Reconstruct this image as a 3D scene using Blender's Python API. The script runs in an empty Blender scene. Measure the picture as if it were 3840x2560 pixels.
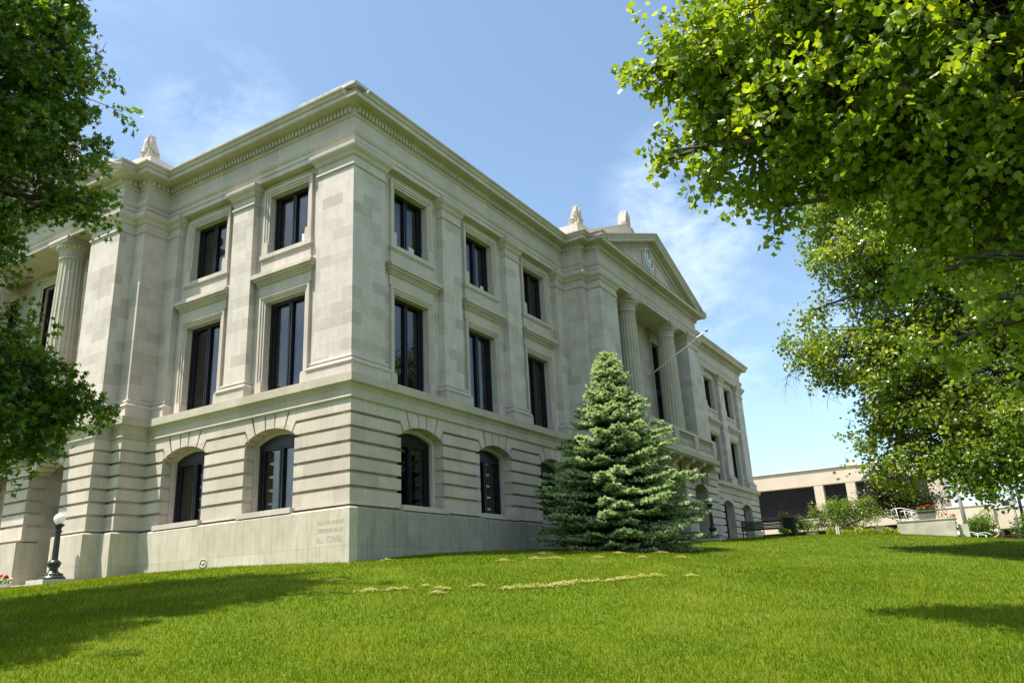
import bpy, bmesh, math, random
import numpy as np
from mathutils import Vector, Matrix
random.seed(7); rng = np.random.default_rng(11)
R = math.radians
SC = bpy.context.scene
COL = SC.collection
# ------------------------------------------------------------------ camera, sky, sun, exposure
CAM = np.array([-18.2414, -16.9896, -6.9037]); YAW, PIT, ROL = R(59.104), R(17.7042), R(-2.9104); FPX = 2962.83
fw = Vector((math.cos(PIT)*math.sin(YAW), math.cos(PIT)*math.cos(YAW), math.sin(PIT)))
rt = Vector((math.cos(YAW), -math.sin(YAW), 0)); up = rt.cross(fw)
r2 = rt*math.cos(ROL)+up*math.sin(ROL); u2 = -rt*math.sin(ROL)+up*math.cos(ROL)
cd = bpy.data.cameras.new('camera'); cam = bpy.data.objects.new('camera', cd); COL.objects.link(cam)
M = Matrix((r2, u2, -fw)).transposed().to_4x4(); M.translation = Vector(CAM); cam.matrix_world = M
cd.sensor_width = 36; cd.lens = 36*FPX/3840; cd.clip_start = 0.1; cd.clip_end = 3000
SC.camera = cam
SUN = Vector((-1, 0.8, 3.05)).normalized()
ld = bpy.data.lights.new('sun', 'SUN'); ld.energy = 4.6; ld.angle = R(0.55); ld.color = (1.0, 0.95, 0.86)
lo = bpy.data.objects.new('sun', ld); COL.objects.link(lo); lo.rotation_euler = SUN.to_track_quat('Z', 'Y').to_euler(); lo.location = (0, 0, 60)
W = bpy.data.worlds.new('World'); SC.world = W; W.use_nodes = True
nt = W.node_tree; N = nt.nodes; L = nt.links; N.clear()
def nd(nt, t, **k):
    n = nt.nodes.new(t)
    for a, b in k.items():
        if a[0] == 'i' and a[1:].isdigit(): n.inputs[int(a[1:])].default_value = b
        else: setattr(n, a, b)
    return n
sky = nd(nt, 'ShaderNodeTexSky', sky_type='NISHITA', sun_disc=False, sun_elevation=math.asin(SUN.z), sun_rotation=math.atan2(SUN.x, SUN.y))
sky.altitude = 200; sky.air_density = 1.0; sky.dust_density = 1.2; sky.ozone_density = 2.0
tc = nd(nt, 'ShaderNodeTexCoord')
def dirmask(v, inner, outer):
    d = Vector(v).normalized()
    dp = nd(nt, 'ShaderNodeVectorMath', operation='DOT_PRODUCT'); L.new(tc.outputs['Generated'], dp.inputs[0]); dp.inputs[1].default_value = d
    mr = nd(nt, 'ShaderNodeMapRange', interpolation_type='SMOOTHSTEP'); L.new(dp.outputs['Value'], mr.inputs[0])
    mr.inputs[1].default_value = math.cos(R(outer)); mr.inputs[2].default_value = math.cos(R(inner)); return mr.outputs[0]
def azel(a, e): return (math.cos(R(e))*math.sin(R(a)), math.cos(R(e))*math.cos(R(a)), math.sin(R(e)))
mp = nd(nt, 'ShaderNodeMapping'); mp.inputs['Rotation'].default_value = (0.3, 0.5, 0.9); mp.inputs['Scale'].default_value = (5, 9, 14); L.new(tc.outputs['Generated'], mp.inputs[0])
cn = nd(nt, 'ShaderNodeTexNoise', noise_dimensions='3D'); cn.inputs['Scale'].default_value = 1.0; cn.inputs['Detail'].default_value = 9; cn.inputs['Roughness'].default_value = 0.62; cn.inputs['Distortion'].default_value = 0.25
L.new(mp.outputs[0], cn.inputs['Vector'])
cr = nd(nt, 'ShaderNodeMapRange'); L.new(cn.outputs[0], cr.inputs[0]); cr.inputs[1].default_value = 0.40; cr.inputs[2].default_value = 0.72
acc = None
for a, e, i, o, s in [(73.5, 26, .3, 7, .36), (73, 21.5, .3, 5.5, .27), (37, 32, .2, 6, .22), (76, 16, 1, 6, .16), (81, 15, 1, 5, .14), (-40, 40, 5, 60, .5), (180, 40, 5, 60, .5)]:
    m = dirmask(azel(a, e), i, o); q = nd(nt, 'ShaderNodeMath', operation='MULTIPLY'); L.new(m, q.inputs[0]); q.inputs[1].default_value = s
    if acc is None: acc = q.outputs[0]
    else:
        w = nd(nt, 'ShaderNodeMath', operation='MAXIMUM'); L.new(acc, w.inputs[0]); L.new(q.outputs[0], w.inputs[1]); acc = w.outputs[0]
cm = nd(nt, 'ShaderNodeMath', operation='MULTIPLY'); L.new(cr.outputs[0], cm.inputs[0]); L.new(acc, cm.inputs[1])
mx = nd(nt, 'ShaderNodeMix', data_type='RGBA'); L.new(cm.outputs[0], mx.inputs['Factor']); tn = nd(nt, 'ShaderNodeMix', data_type='RGBA', blend_type='MULTIPLY'); tn.inputs['Factor'].default_value = 1; tn.inputs['B'].default_value = (1.05, 1.06, .965, 1); L.new(sky.outputs[0], tn.inputs['A']); L.new(tn.outputs['Result'], mx.inputs['A']); mx.inputs['B'].default_value = (9.5, 9.9, 10.4, 1)
bg = nd(nt, 'ShaderNodeBackground'); bg.inputs['Strength'].default_value = 0.115; L.new(mx.outputs['Result'], bg.inputs[0])
wo = nd(nt, 'ShaderNodeOutputWorld'); L.new(bg.outputs[0], wo.inputs[0])
SC.view_settings.view_transform = 'Standard'; SC.view_settings.look = 'None'; SC.view_settings.exposure = 1.16; SC.view_settings.gamma = 1.0
SC.view_settings.use_curve_mapping = False
# ------------------------------------------------------------------ materials
def mat(name):
    m = bpy.data.materials.new(name); m.use_nodes = True; m.node_tree.nodes.clear(); return m, m.node_tree
def out(nt, sh):
    o = nd(nt, 'ShaderNodeOutputMaterial'); nt.links.new(sh, o.inputs[0])
def noisy(name, c1, c2, scale=3, rough=.8, detail=5, bump=0, spec=.3, metallic=0, lo=.35, hi=.65):
    m, nt = mat(name); L = nt.links
    t = nd(nt, 'ShaderNodeTexCoord'); n = nd(nt, 'ShaderNodeTexNoise'); n.inputs['Scale'].default_value = scale; n.inputs['Detail'].default_value = detail
    L.new(t.outputs['Object'], n.inputs['Vector'])
    mr = nd(nt, 'ShaderNodeMapRange'); L.new(n.outputs[0], mr.inputs[0]); mr.inputs[1].default_value = lo; mr.inputs[2].default_value = hi
    mx = nd(nt, 'ShaderNodeMix', data_type='RGBA'); L.new(mr.outputs[0], mx.inputs['Factor']); mx.inputs['A'].default_value = (*c1, 1); mx.inputs['B'].default_value = (*c2, 1)
    b = nd(nt, 'ShaderNodeBsdfPrincipled'); L.new(mx.outputs['Result'], b.inputs['Base Color']); b.inputs['Roughness'].default_value = rough; b.inputs['Specular IOR Level'].default_value = spec; b.inputs['Metallic'].default_value = metallic
    if bump:
        bp = nd(nt, 'ShaderNodeBump'); bp.inputs['Strength'].default_value = bump; bp.inputs['Distance'].default_value = .02; L.new(n.outputs[0], bp.inputs['Height']); L.new(bp.outputs[0], b.inputs['Normal'])
    out(nt, b.outputs[0]); return m
def stone(name, rowh, bw, zoff, c1=(.565, .502, .455), c2=(.37, .322, .28), mort=(.64, .59, .52), msize=.007, bias=-.35, stain=0.0, tint=(.37, .33, .25)):
    m, nt = mat(name); L = nt.links
    t = nd(nt, 'ShaderNodeTexCoord'); sp = nd(nt, 'ShaderNodeSeparateXYZ'); L.new(t.outputs['Object'], sp.inputs[0])
    ad = nd(nt, 'ShaderNodeMath', operation='SUBTRACT'); L.new(sp.outputs[0], ad.inputs[0]); L.new(sp.outputs[1], ad.inputs[1])
    sb = nd(nt, 'ShaderNodeMath', operation='SUBTRACT'); L.new(sp.outputs[2], sb.inputs[0]); sb.inputs[1].default_value = zoff
    cb = nd(nt, 'ShaderNodeCombineXYZ'); L.new(ad.outputs[0], cb.inputs[0]); L.new(sb.outputs[0], cb.inputs[1])
    br = nd(nt, 'ShaderNodeTexBrick', offset=.5, squash=1.0); L.new(cb.outputs[0], br.inputs['Vector'])
    br.inputs['Scale'].default_value = 1; br.inputs['Brick Width'].default_value = bw; br.inputs['Row Height'].default_value = rowh
    br.inputs['Mortar Size'].default_value = msize; br.inputs['Mortar Smooth'].default_value = .3; br.inputs['Bias'].default_value = bias
    br.inputs['Color1'].default_value = (*c1, 1); br.inputs['Color2'].default_value = (*c2, 1); br.inputs['Mortar'].default_value = (*mort, 1)
    n = nd(nt, 'ShaderNodeTexNoise'); n.inputs['Scale'].default_value = 1.3; n.inputs['Detail'].default_value = 8; n.inputs['Roughness'].default_value = .65; L.new(t.outputs['Object'], n.inputs['Vector'])
    mr = nd(nt, 'ShaderNodeMapRange'); L.new(n.outputs[0], mr.inputs[0]); mr.inputs[1].default_value = .3; mr.inputs[2].default_value = .7; mr.inputs[3].default_value = .86; mr.inputs[4].default_value = 1.08
    m1 = nd(nt, 'ShaderNodeMix', data_type='RGBA', blend_type='MULTIPLY'); m1.inputs['Factor'].default_value = 1; L.new(br.outputs[0], m1.inputs['A']); L.new(mr.outputs[0], m1.inputs['B'])
    mp = nd(nt, 'ShaderNodeMapping'); mp.inputs['Scale'].default_value = (2.8, 2.8, .32); L.new(t.outputs['Object'], mp.inputs[0])
    n2 = nd(nt, 'ShaderNodeTexNoise'); n2.inputs['Scale'].default_value = 2.2; n2.inputs['Detail'].default_value = 6; n2.inputs['Roughness'].default_value = .7; L.new(mp.outputs[0], n2.inputs['Vector'])
    mr2 = nd(nt, 'ShaderNodeMapRange'); L.new(n2.outputs[0], mr2.inputs[0]); mr2.inputs[1].default_value = .48; mr2.inputs[2].default_value = .75; mr2.inputs[3].default_value = 0; mr2.inputs[4].default_value = .40+stain
    m2 = nd(nt, 'ShaderNodeMix', data_type='RGBA'); L.new(mr2.outputs[0], m2.inputs['Factor']); L.new(m1.outputs['Result'], m2.inputs['A']); m2.inputs['B'].default_value = (*tint, 1)
    b = nd(nt, 'ShaderNodeBsdfPrincipled'); L.new(m2.outputs['Result'], b.inputs['Base Color']); b.inputs['Roughness'].default_value = .9; b.inputs['Specular IOR Level'].default_value = .15
    n3 = nd(nt, 'ShaderNodeTexNoise'); n3.inputs['Scale'].default_value = 22; n3.inputs['Detail'].default_value = 5; L.new(t.outputs['Object'], n3.inputs['Vector'])
    bp = nd(nt, 'ShaderNodeBump'); bp.inputs['Strength'].default_value = .25; bp.inputs['Distance'].default_value = .01; L.new(n3.outputs[0], bp.inputs['Height']); L.new(bp.outputs[0], b.inputs['Normal'])
    out(nt, b.outputs[0]); return m
M_ = {}
M_['ashlar'] = stone('ashlar_limestone', .451, .98, .0)
M_['rust'] = stone('rusticated_limestone', .465, 1.35, -1.2, c1=(.565, .492, .422), c2=(.45, .39, .33), mort=(.62, .57, .48), msize=.007, bias=-.2)
M_['trim'] = stone('moulded_limestone', 30, 1.55, -15, c1=(.55, .485, .43), c2=(.47, .412, .365), mort=(.40, .36, .29), msize=.006, bias=0, stain=.12, tint=(.40, .36, .28))
M_['belt'] = stone('stained_limestone', 30, 1.15, -15, c1=(.49, .435, .36), c2=(.42, .375, .305), mort=(.42, .38, .26), msize=.006, bias=0, stain=.35, tint=(.40, .36, .21))
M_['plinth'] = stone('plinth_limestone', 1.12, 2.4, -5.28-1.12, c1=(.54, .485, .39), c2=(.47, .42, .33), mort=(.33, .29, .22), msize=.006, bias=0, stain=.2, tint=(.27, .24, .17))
M_['plinthdark'] = stone('dark_plinth_limestone', 1.12, 2.4, -5.28-1.12, c1=(.36, .34, .29), c2=(.31, .29, .245), mort=(.24, .22, .18), msize=.008, bias=0, stain=.35, tint=(.13, .14, .10))  # darker, more streaked version of the plinth stone, right facade and far end only
M_['column'] = stone('column_limestone', .56, 30, .2, c1=(.50, .455, .37), c2=(.45, .41, .33), mort=(.30, .27, .22), msize=.008, bias=0)
M_['cut'] = noisy('carved_recess_stone', (.34, .305, .245), (.40, .36, .29), 6)
M_['frame'] = noisy('dark_bronze_frame', (.007, .008, .012), (.011, .013, .018), 8, rough=.4, spec=.35)
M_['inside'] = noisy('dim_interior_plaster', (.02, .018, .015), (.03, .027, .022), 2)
M_['curtain'] = noisy('beige_window_blind', (.17, .16, .15), (.24, .23, .21), 9)
M_['paper'] = noisy('white_paper', (.6, .6, .6), (.7, .7, .7), 9)
M_['white'] = noisy('white_paint', (.75, .75, .74), (.8, .8, .8), 9, rough=.5)
M_['black'] = noisy('black_iron_paint', (.008, .010, .010), (.016, .02, .02), 12, rough=.35, spec=.5, bump=.1)
M_['clockwhite'] = noisy('clock_enamel', (.62, .66, .70), (.70, .74, .76), 9, rough=.4)
M_['clockblack'] = noisy('clock_numeral_paint', (.01, .012, .02), (.02, .02, .03), 9)
M_['roofm'] = noisy('weathered_roof_slab', (.30, .30, .29), (.50, .49, .45), 4)
M_['concrete'] = noisy('weathered_concrete', (.42, .38, .31), (.58, .54, .46), 1.6, bump=.3)
M_['beige'] = noisy('beige_precast_wall', (.60, .49, .37), (.66, .545, .415), .7, rough=.85)
M_['beigetrim'] = noisy('cream_coping', (.72, .66, .58), (.78, .73, .65), 2)
M_['darkglass'] = noisy('dark_bronze_glazing', (.012, .010, .012), (.02, .016, .018), 1.2, rough=.12, spec=.6)
M_['bark'] = noisy('grey_brown_bark', (.045, .035, .025), (.10, .08, .06), 9, bump=.6)
M_['soil'] = noisy('bed_soil', (.04, .03, .02), (.07, .05, .035), 6)
M_['asphalt'] = noisy('asphalt', (.045, .045, .047), (.065, .065, .065), 4)
M_['red'] = noisy('red_petals', (.34, .008, .012), (.50, .015, .02), 9)
M_['pinkish'] = noisy('pink_petals', (.55, .16, .14), (.65, .25, .2), 9)
M_['bench'] = noisy('dark_green_bench_paint', (.008, .014, .010), (.014, .024, .018), 8, rough=.4)
M_['maroon'] = noisy('maroon_car_paint', (.06, .008, .015), (.08, .012, .02), 3, rough=.25, spec=.6)
M_['tyre'] = noisy('black_rubber', (.01, .01, .01), (.02, .02, .02), 9)
M_['steel'] = noisy('grey_galvanised_steel', (.28, .27, .26), (.38, .37, .35), 5, rough=.5)
M_['skin'] = noisy('skin', (.50, .28, .20), (.56, .33, .24), 9, rough=.6)
M_['shirt'] = noisy('grey_tshirt_cotton', (.10, .09, .11), (.14, .125, .15), 9)
M_['shorts'] = noisy('pale_shorts_cotton', (.62, .50, .44), (.70, .58, .52), 9)
M_['hair'] = noisy('light_hair', (.30, .22, .13), (.38, .29, .18), 9)
M_['planter'] = noisy('grey_cast_planter', (.10, .10, .085), (.22, .21, .18), 14, bump=.5)
def globe_mat():
    m, nt = mat('opal_glass'); b = nd(nt, 'ShaderNodeBsdfPrincipled'); b.inputs['Base Color'].default_value = (.85, .85, .84, 1); b.inputs['Roughness'].default_value = .2
    n = nd(nt, 'ShaderNodeTexNoise'); n.inputs['Scale'].default_value = 4; mr = nd(nt, 'ShaderNodeMapRange'); nt.links.new(n.outputs[0], mr.inputs[0]); mr.inputs[3].default_value = .17; mr.inputs[4].default_value = .23; nt.links.new(mr.outputs[0], b.inputs['Roughness'])
    tr = nd(nt, 'ShaderNodeBsdfTranslucent'); tr.inputs[0].default_value = (.9, .9, .9, 1); mx = nd(nt, 'ShaderNodeMixShader'); mx.inputs[0].default_value = .35
    nt.links.new(b.outputs[0], mx.inputs[1]); nt.links.new(tr.outputs[0], mx.inputs[2]); out(nt, mx.outputs[0]); return m
M_['globe'] = globe_mat()
def glass_mat():
    m, nt = mat('window_glass'); L = nt.links
    g = nd(nt, 'ShaderNodeBsdfGlossy'); g.inputs[0].default_value = (.80, .80, .80, 1); g.inputs['Roughness'].default_value = .015
    t = nd(nt, 'ShaderNodeTexCoord'); n = nd(nt, 'ShaderNodeTexNoise'); n.inputs['Scale'].default_value = .9; L.new(t.outputs['Object'], n.inputs['Vector'])
    bp = nd(nt, 'ShaderNodeBump'); bp.inputs['Strength'].default_value = .08; bp.inputs['Distance'].default_value = .05; L.new(n.outputs[0], bp.inputs['Height']); L.new(bp.outputs[0], g.inputs['Normal'])
    tr = nd(nt, 'ShaderNodeBsdfTransparent'); tr.inputs[0].default_value = (.38, .37, .36, 1)
    f = nd(nt, 'ShaderNodeFresnel'); f.inputs[0].default_value = 1.6
    mr = nd(nt, 'ShaderNodeMapRange'); L.new(f.outputs[0], mr.inputs[0]); mr.inputs[3].default_value = .05; mr.inputs[4].default_value = .72
    mx = nd(nt, 'ShaderNodeMixShader'); L.new(mr.outputs[0], mx.inputs[0]); L.new(tr.outputs[0], mx.inputs[1]); L.new(g.outputs[0], mx.inputs[2]); out(nt, mx.outputs[0]); return m
M_['glass'] = glass_mat()
def leaf_mat(name, c1, c2, c3=None, trans=.35, gloss=.14, nscale=.8, grough=.32):
    m, nt = mat(name); L = nt.links
    at = nd(nt, 'ShaderNodeAttribute', attribute_name='tone')
    ra = nd(nt, 'ShaderNodeValToRGB'); e = ra.color_ramp.elements; e[0].color = (*c1, 1); e[1].color = (*(c3 or c2), 1); e.new(.55).color = (*c2, 1)
    t = nd(nt, 'ShaderNodeTexCoord'); n = nd(nt, 'ShaderNodeTexNoise'); n.inputs['Scale'].default_value = nscale; L.new(t.outputs['Object'], n.inputs['Vector'])
    ad = nd(nt, 'ShaderNodeMath', operation='MULTIPLY_ADD'); L.new(n.outputs[0], ad.inputs[0]); ad.inputs[1].default_value = .6; ad.inputs[2].default_value = -.3
    a2 = nd(nt, 'ShaderNodeMath', operation='ADD', use_clamp=True); L.new(ad.outputs[0], a2.inputs[0]); L.new(at.outputs['Fac'], a2.inputs[1]); L.new(a2.outputs[0], ra.inputs[0])
    d = nd(nt, 'ShaderNodeBsdfDiffuse'); L.new(ra.outputs[0], d.inputs[0])
    hs = nd(nt, 'ShaderNodeMix', data_type='RGBA', blend_type='MULTIPLY'); hs.inputs['Factor'].default_value = 1; L.new(ra.outputs[0], hs.inputs['A']); hs.inputs['B'].default_value = (1.9, 1.7, .45, 1)
    tl = nd(nt, 'ShaderNodeBsdfTranslucent'); L.new(hs.outputs['Result'], tl.inputs[0])
    m1 = nd(nt, 'ShaderNodeMixShader'); m1.inputs[0].default_value = trans; L.new(d.outputs[0], m1.inputs[1]); L.new(tl.outputs[0], m1.inputs[2])
    g = nd(nt, 'ShaderNodeBsdfGlossy'); g.inputs['Roughness'].default_value = grough; g.inputs[0].default_value = (.9, .95, .85, 1)
    fr = nd(nt, 'ShaderNodeFresnel'); fr.inputs[0].default_value = 1.45; fm = nd(nt, 'ShaderNodeMath', operation='MULTIPLY_ADD'); L.new(fr.outputs[0], fm.inputs[0]); fm.inputs[1].default_value = gloss; fm.inputs[2].default_value = gloss*.12
    m2 = nd(nt, 'ShaderNodeMixShader'); L.new(fm.outputs[0], m2.inputs[0]); L.new(m1.outputs[0], m2.inputs[1]); L.new(g.outputs[0], m2.inputs[2]); out(nt, m2.outputs[0]); return m
M_['tulip'] = leaf_mat('tulip_tree_leaf', (.085, .15, .010), (.18, .27, .020), (.33, .39, .05), .5, .1, grough=.45)
M_['tulip2'] = leaf_mat('pale_tulip_leaf', (.065, .13, .010), (.15, .235, .018), (.29, .32, .035), .5, .22, grough=.45)
M_['maple'] = leaf_mat('maple_leaf', (.028, .078, .006), (.080, .16, .010), (.22, .30, .02), .5, .16, grough=.45)
M_['spruceleaf'] = leaf_mat('spruce_needle', (.030, .080, .058), (.060, .13, .085), (.10, .18, .11), .12, .06, grough=.6)
M_['sprucetip'] = leaf_mat('spruce_new_growth', (.30, .41, .24), (.44, .55, .33), (.60, .68, .43), .2, .06, grough=.6)
M_['darkleaf'] = leaf_mat('bronze_green_leaf', (.02, .03, .012), (.045, .05, .02), (.09, .07, .035), .25, .15)
M_['limeleaf'] = leaf_mat('light_green_leaf', (.08, .14, .015), (.16, .25, .03), (.26, .33, .06), .35, .15)
M_['bushleaf'] = leaf_mat('shrub_leaf', (.04, .09, .012), (.09, .17, .02), (.16, .25, .04), .3, .2)
M_['goldleaf'] = leaf_mat('golden_ground_cover', (.09, .14, .012), (.19, .24, .02), (.34, .33, .04), .3, .1)
M_['grass'] = leaf_mat('grass_blade', (.060, .104, .004), (.148, .204, .010), (.31, .32, .07), .40, .0, nscale=.35, grough=.6)
M_['dry'] = leaf_mat('dry_clippings', (.40, .36, .16), (.56, .50, .28), (.72, .66, .45), .2, .0)
def ground_mat():
    m, nt = mat('lawn_turf'); L = nt.links; t = nd(nt, 'ShaderNodeTexCoord')
    n = nd(nt, 'ShaderNodeTexNoise'); n.inputs['Scale'].default_value = 14; n.inputs['Detail'].default_value = 8; L.new(t.outputs['Object'], n.inputs['Vector'])
    n2 = nd(nt, 'ShaderNodeTexNoise'); n2.inputs['Scale'].default_value = .5; n2.inputs['Detail'].default_value = 4; L.new(t.outputs['Object'], n2.inputs['Vector'])
    r = nd(nt, 'ShaderNodeValToRGB'); e = r.color_ramp.elements; e[0].position = .3; e[0].color = (.033, .065, .003, 1); e[1].position = .7; e[1].color = (.11, .165, .008, 1)
    a = nd(nt, 'ShaderNodeMath', operation='MULTIPLY_ADD'); L.new(n.outputs[0], a.inputs[0]); a.inputs[1].default_value = .7; 
    a3 = nd(nt, 'ShaderNodeMath', operation='MULTIPLY'); L.new(n2.outputs[0], a3.inputs[0]); a3.inputs[1].default_value = .3; L.new(a3.outputs[0], a.inputs[2]); L.new(a.outputs[0], r.inputs[0])
    b = nd(nt, 'ShaderNodeBsdfPrincipled'); b.inputs['Roughness'].default_value = .9; b.inputs['Specular IOR Level'].default_value = .1; L.new(r.outputs[0], b.inputs['Base Color'])
    bp = nd(nt, 'ShaderNodeBump'); bp.inputs['Distance'].default_value = .05; L.new(n.outputs[0], bp.inputs['Height']); L.new(bp.outputs[0], b.inputs['Normal']); out(nt, b.outputs[0]); return m
M_['lawn'] = ground_mat()
# ------------------------------------------------------------------ helpers
class MB:
    def __init__(s): s.v = []; s.f = []
    def add(s, vs, fs):
        o = len(s.v); s.v += [tuple(map(float, p)) for p in vs]; s.f += [tuple(i+o for i in f) for f in fs]; return s
    def prism(s, F, pts, d0, d1):          # polygon (s,z) through depth d0..d1 in facade space F
        n = len(pts)
        vs = [F(a, d0, b) for a, b in pts]+[F(a, d1, b) for a, b in pts]
        s.add(vs, [tuple(range(n))[::-1], tuple(range(n, 2*n))]+[(i, (i+1) % n, n+(i+1) % n, n+i) for i in range(n)]); return s
    def box(s, F, a0, a1, d0, d1, z0, z1): return s.prism(F, [(a0, z0), (a1, z0), (a1, z1), (a0, z1)], d0, d1)
    def plan(s, pts, z0, z1):
        n = len(pts); vs = [(x, y, z0) for x, y in pts]+[(x, y, z1) for x, y in pts]
        s.add(vs, [tuple(range(n))[::-1], tuple(range(n, 2*n))]+[(i, (i+1) % n, n+(i+1) % n, n+i) for i in range(n)]); return s
    def sweep(s, prof, path, closed=False, caps=True):
        rings = []
        for p, z in prof: rings.append([(x, y, z) for x, y in offset(path, p, closed)])
        n = len(path); k = len(rings); vs = [v for r in rings for v in r]; fs = []
        for a in range(k-1):
            for i in range(n if closed else n-1):
                j = (i+1) % n; fs.append((a*n+i, a*n+j, (a+1)*n+j, (a+1)*n+i))
        if caps and not closed:
            fs.append(tuple(a*n for a in range(k))); fs.append(tuple(a*n+n-1 for a in range(k))[::-1])
        s.add(vs, fs); return s
    def lathe(s, prof, c, seg=24, F=None):
        vs = []; fs = []; n = len(prof)
        for i in range(seg):
            a = 2*math.pi*i/seg
            for r, z in prof: vs.append((c[0]+r*math.cos(a), c[1]+r*math.sin(a), c[2]+z))
        for i in range(seg):
            j = (i+1) % seg
            for k in range(n-1): fs.append((i*n+k, j*n+k, j*n+k+1, i*n+k+1))
        fs.append(tuple(i*n for i in range(seg))[::-1]); fs.append(tuple(i*n+n-1 for i in range(seg)))
        s.add(vs, fs); return s
    def tube(s, pts, rad, seg=8):
        pts = [Vector(p) for p in pts]; n = len(pts); rad = rad if hasattr(rad, '__len__') else [rad]*n; vs = []; fs = []
        ref = Vector((0, 0, 1))
        for i, p in enumerate(pts):
            t = (pts[min(i+1, n-1)]-pts[max(i-1, 0)]).normalized(); r = ref if abs(t.z) < .9 else Vector((1, 0, 0))
            a = t.cross(r).normalized(); b = t.cross(a)
            for k in range(seg):
                q = 2*math.pi*k/seg; vs.append(p+(a*math.cos(q)+b*math.sin(q))*rad[i])
        for i in range(n-1):
            for k in range(seg):
                j = (k+1) % seg; fs.append((i*seg+k, i*seg+j, (i+1)*seg+j, (i+1)*seg+k))
        fs.append(tuple(range(seg))[::-1]); fs.append(tuple((n-1)*seg+k for k in range(seg))); s.add(vs, fs); return s
    def scaled(s, c, kr, kz):
        s.v = [(c[0]+(x-c[0])*kr, c[1]+(y-c[1])*kr, c[2]+(z-c[2])*kz) for x, y, z in s.v]; return s
    def ell(s, c, r, rings=8, seg=12, F=None):
        vs = []; fs = []
        for i in range(rings+1):
            th = math.pi*i/rings
            for k in range(seg):
                a = 2*math.pi*k/seg; p = (c[0]+r[0]*math.sin(th)*math.cos(a), c[1]+r[1]*math.sin(th)*math.sin(a), c[2]+r[2]*math.cos(th)); vs.append(F(*p) if F else p)
        for i in range(rings):
            for k in range(seg): j = (k+1) % seg; fs.append((i*seg+k, (i+1)*seg+k, (i+1)*seg+j, i*seg+j))
        s.add(vs, fs); return s
    def build(s, name, m, parent=None, smooth=False, loc=(0, 0, 0), fix=True):
        me = bpy.data.meshes.new(name); me.from_pydata(s.v, [], s.f); 
        if fix:
            b = bmesh.new(); b.from_mesh(me); bmesh.ops.remove_doubles(b, verts=b.verts, dist=1e-5) if smooth else None
            bmesh.ops.recalc_face_normals(b, faces=b.faces); b.to_mesh(me); b.free()
        ob = bpy.data.objects.new(name, me); COL.objects.link(ob); me.materials.append(m)
        if smooth:
            for p in me.polygons: p.use_smooth = True
        if parent is not None: child(ob, parent)
        return ob
def wloc(o):
    v = Vector(o.location)
    return v if o.parent is None else Vector(o.get('_w', v))
def child(ob, parent):
    ob.parent = parent
    M2 = Matrix.Translation(-Vector(ROOTS.get(parent.name, (0, 0, 0)))); ob.matrix_parent_inverse = M2
ROOTS = {}
def offset(path, p, closed):
    n = len(path); o = []
    P = [Vector(q) for q in path]
    for i in range(n):
        a = P[i-1] if (i > 0 or closed) else None; b = P[(i+1) % n] if (i < n-1 or closed) else None
        ns = []
        if a is not None: d = (P[i]-a).normalized(); ns.append(Vector((d.y, -d.x)))
        if b is not None: d = (b-P[i]).normalized(); ns.append(Vector((d.y, -d.x)))
        if len(ns) == 1: q = P[i]+ns[0]*p
        else:
            m = ns[0]+ns[1]; q = P[i]+m*(2*p/m.length_squared) if m.length > 1e-6 else P[i]+ns[0]*p
        o.append((q.x, q.y))
    return o
def root(name, label, cat, loc, group=None):
    o = bpy.data.objects.new(name, None); COL.objects.link(o); o.location = loc; o['label'] = label; o['category'] = cat; o.empty_display_size = .3
    if group: o['group'] = group
    ROOTS[o.name] = tuple(loc); return o
def tag(o, label, cat, group=None):
    o['label'] = label; o['category'] = cat
    if group: o['group'] = group
    return o
def ID(s, d, z): return (s, d, z)
def FR(s, d, z): return (s, -d, z)
def FL(s, d, z): return (-d, s, z)
# ------------------------------------------------------------------ terrain
CP = np.array([(-.3, 8.9, -5.57), (-.3, 5.5, -5.58), (0, 0, -5.72), (-2, 11, -5.74), (-2, 14.5, -5.78), (-2, 22, -5.95), (-2, 36, -6.2), (4, -.3, -5.44), (11, -.3, -5.2), (18, -1.5, -4.93), (25.9, -1.9, -4.6), (37.4, -.3, -4.02), (44, -.3, -3.85), (48, -1, -3.9),
  (30.7, -6.6, -4.46), (33.5, -12.0, -4.73), (33.7, -15, -5.2), (31, -19, -5.85), (26.5, -11.9, -5.0), (21.8, -17.3, -5.75), (-18.2, -17, -8.5), (-25, -10, -8.7), (-10, -25, -8.5), (0, -22, -8.0), (-9, -8.5, -7.25), (-3, -12, -6.95), (-9.5, 0, -6.65), (-8, 10, -6.35), (-14, 8, -7.2), (-9, 22, -6.6), (-22, 20, -8.2), (8, -9, -6.05), (12, -20, -6.9), (17, -8, -5.35),
  (41, -10, -4.75), (44, -16, -5.6), (52, -10, -5.75), (52, -25, -6.1), (60, 5, -6.0), (60, -15, -6.0), (40, -30, -6.9), (20, -35, -8), (56, 20, -5.8), (70, -8, -6.0), (70, 20, -6), (-40, -30, -9), (30, 30, -5.5), (10, 30, -5.8)])
def _tps():
    n = len(CP); d2 = ((CP[:, None, :2]-CP[None, :, :2])**2).sum(-1); K = np.where(d2 > 0, .5*d2*np.log(np.maximum(d2, 1e-9)), 0)+np.eye(n)*2.0
    P = np.c_[np.ones(n), CP[:, :2]]; A = np.zeros((n+3, n+3)); A[:n, :n] = K; A[:n, n:] = P; A[n:, :n] = P.T
    return np.linalg.solve(A, np.r_[CP[:, 2], 0, 0, 0])
_W = _tps()
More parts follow.
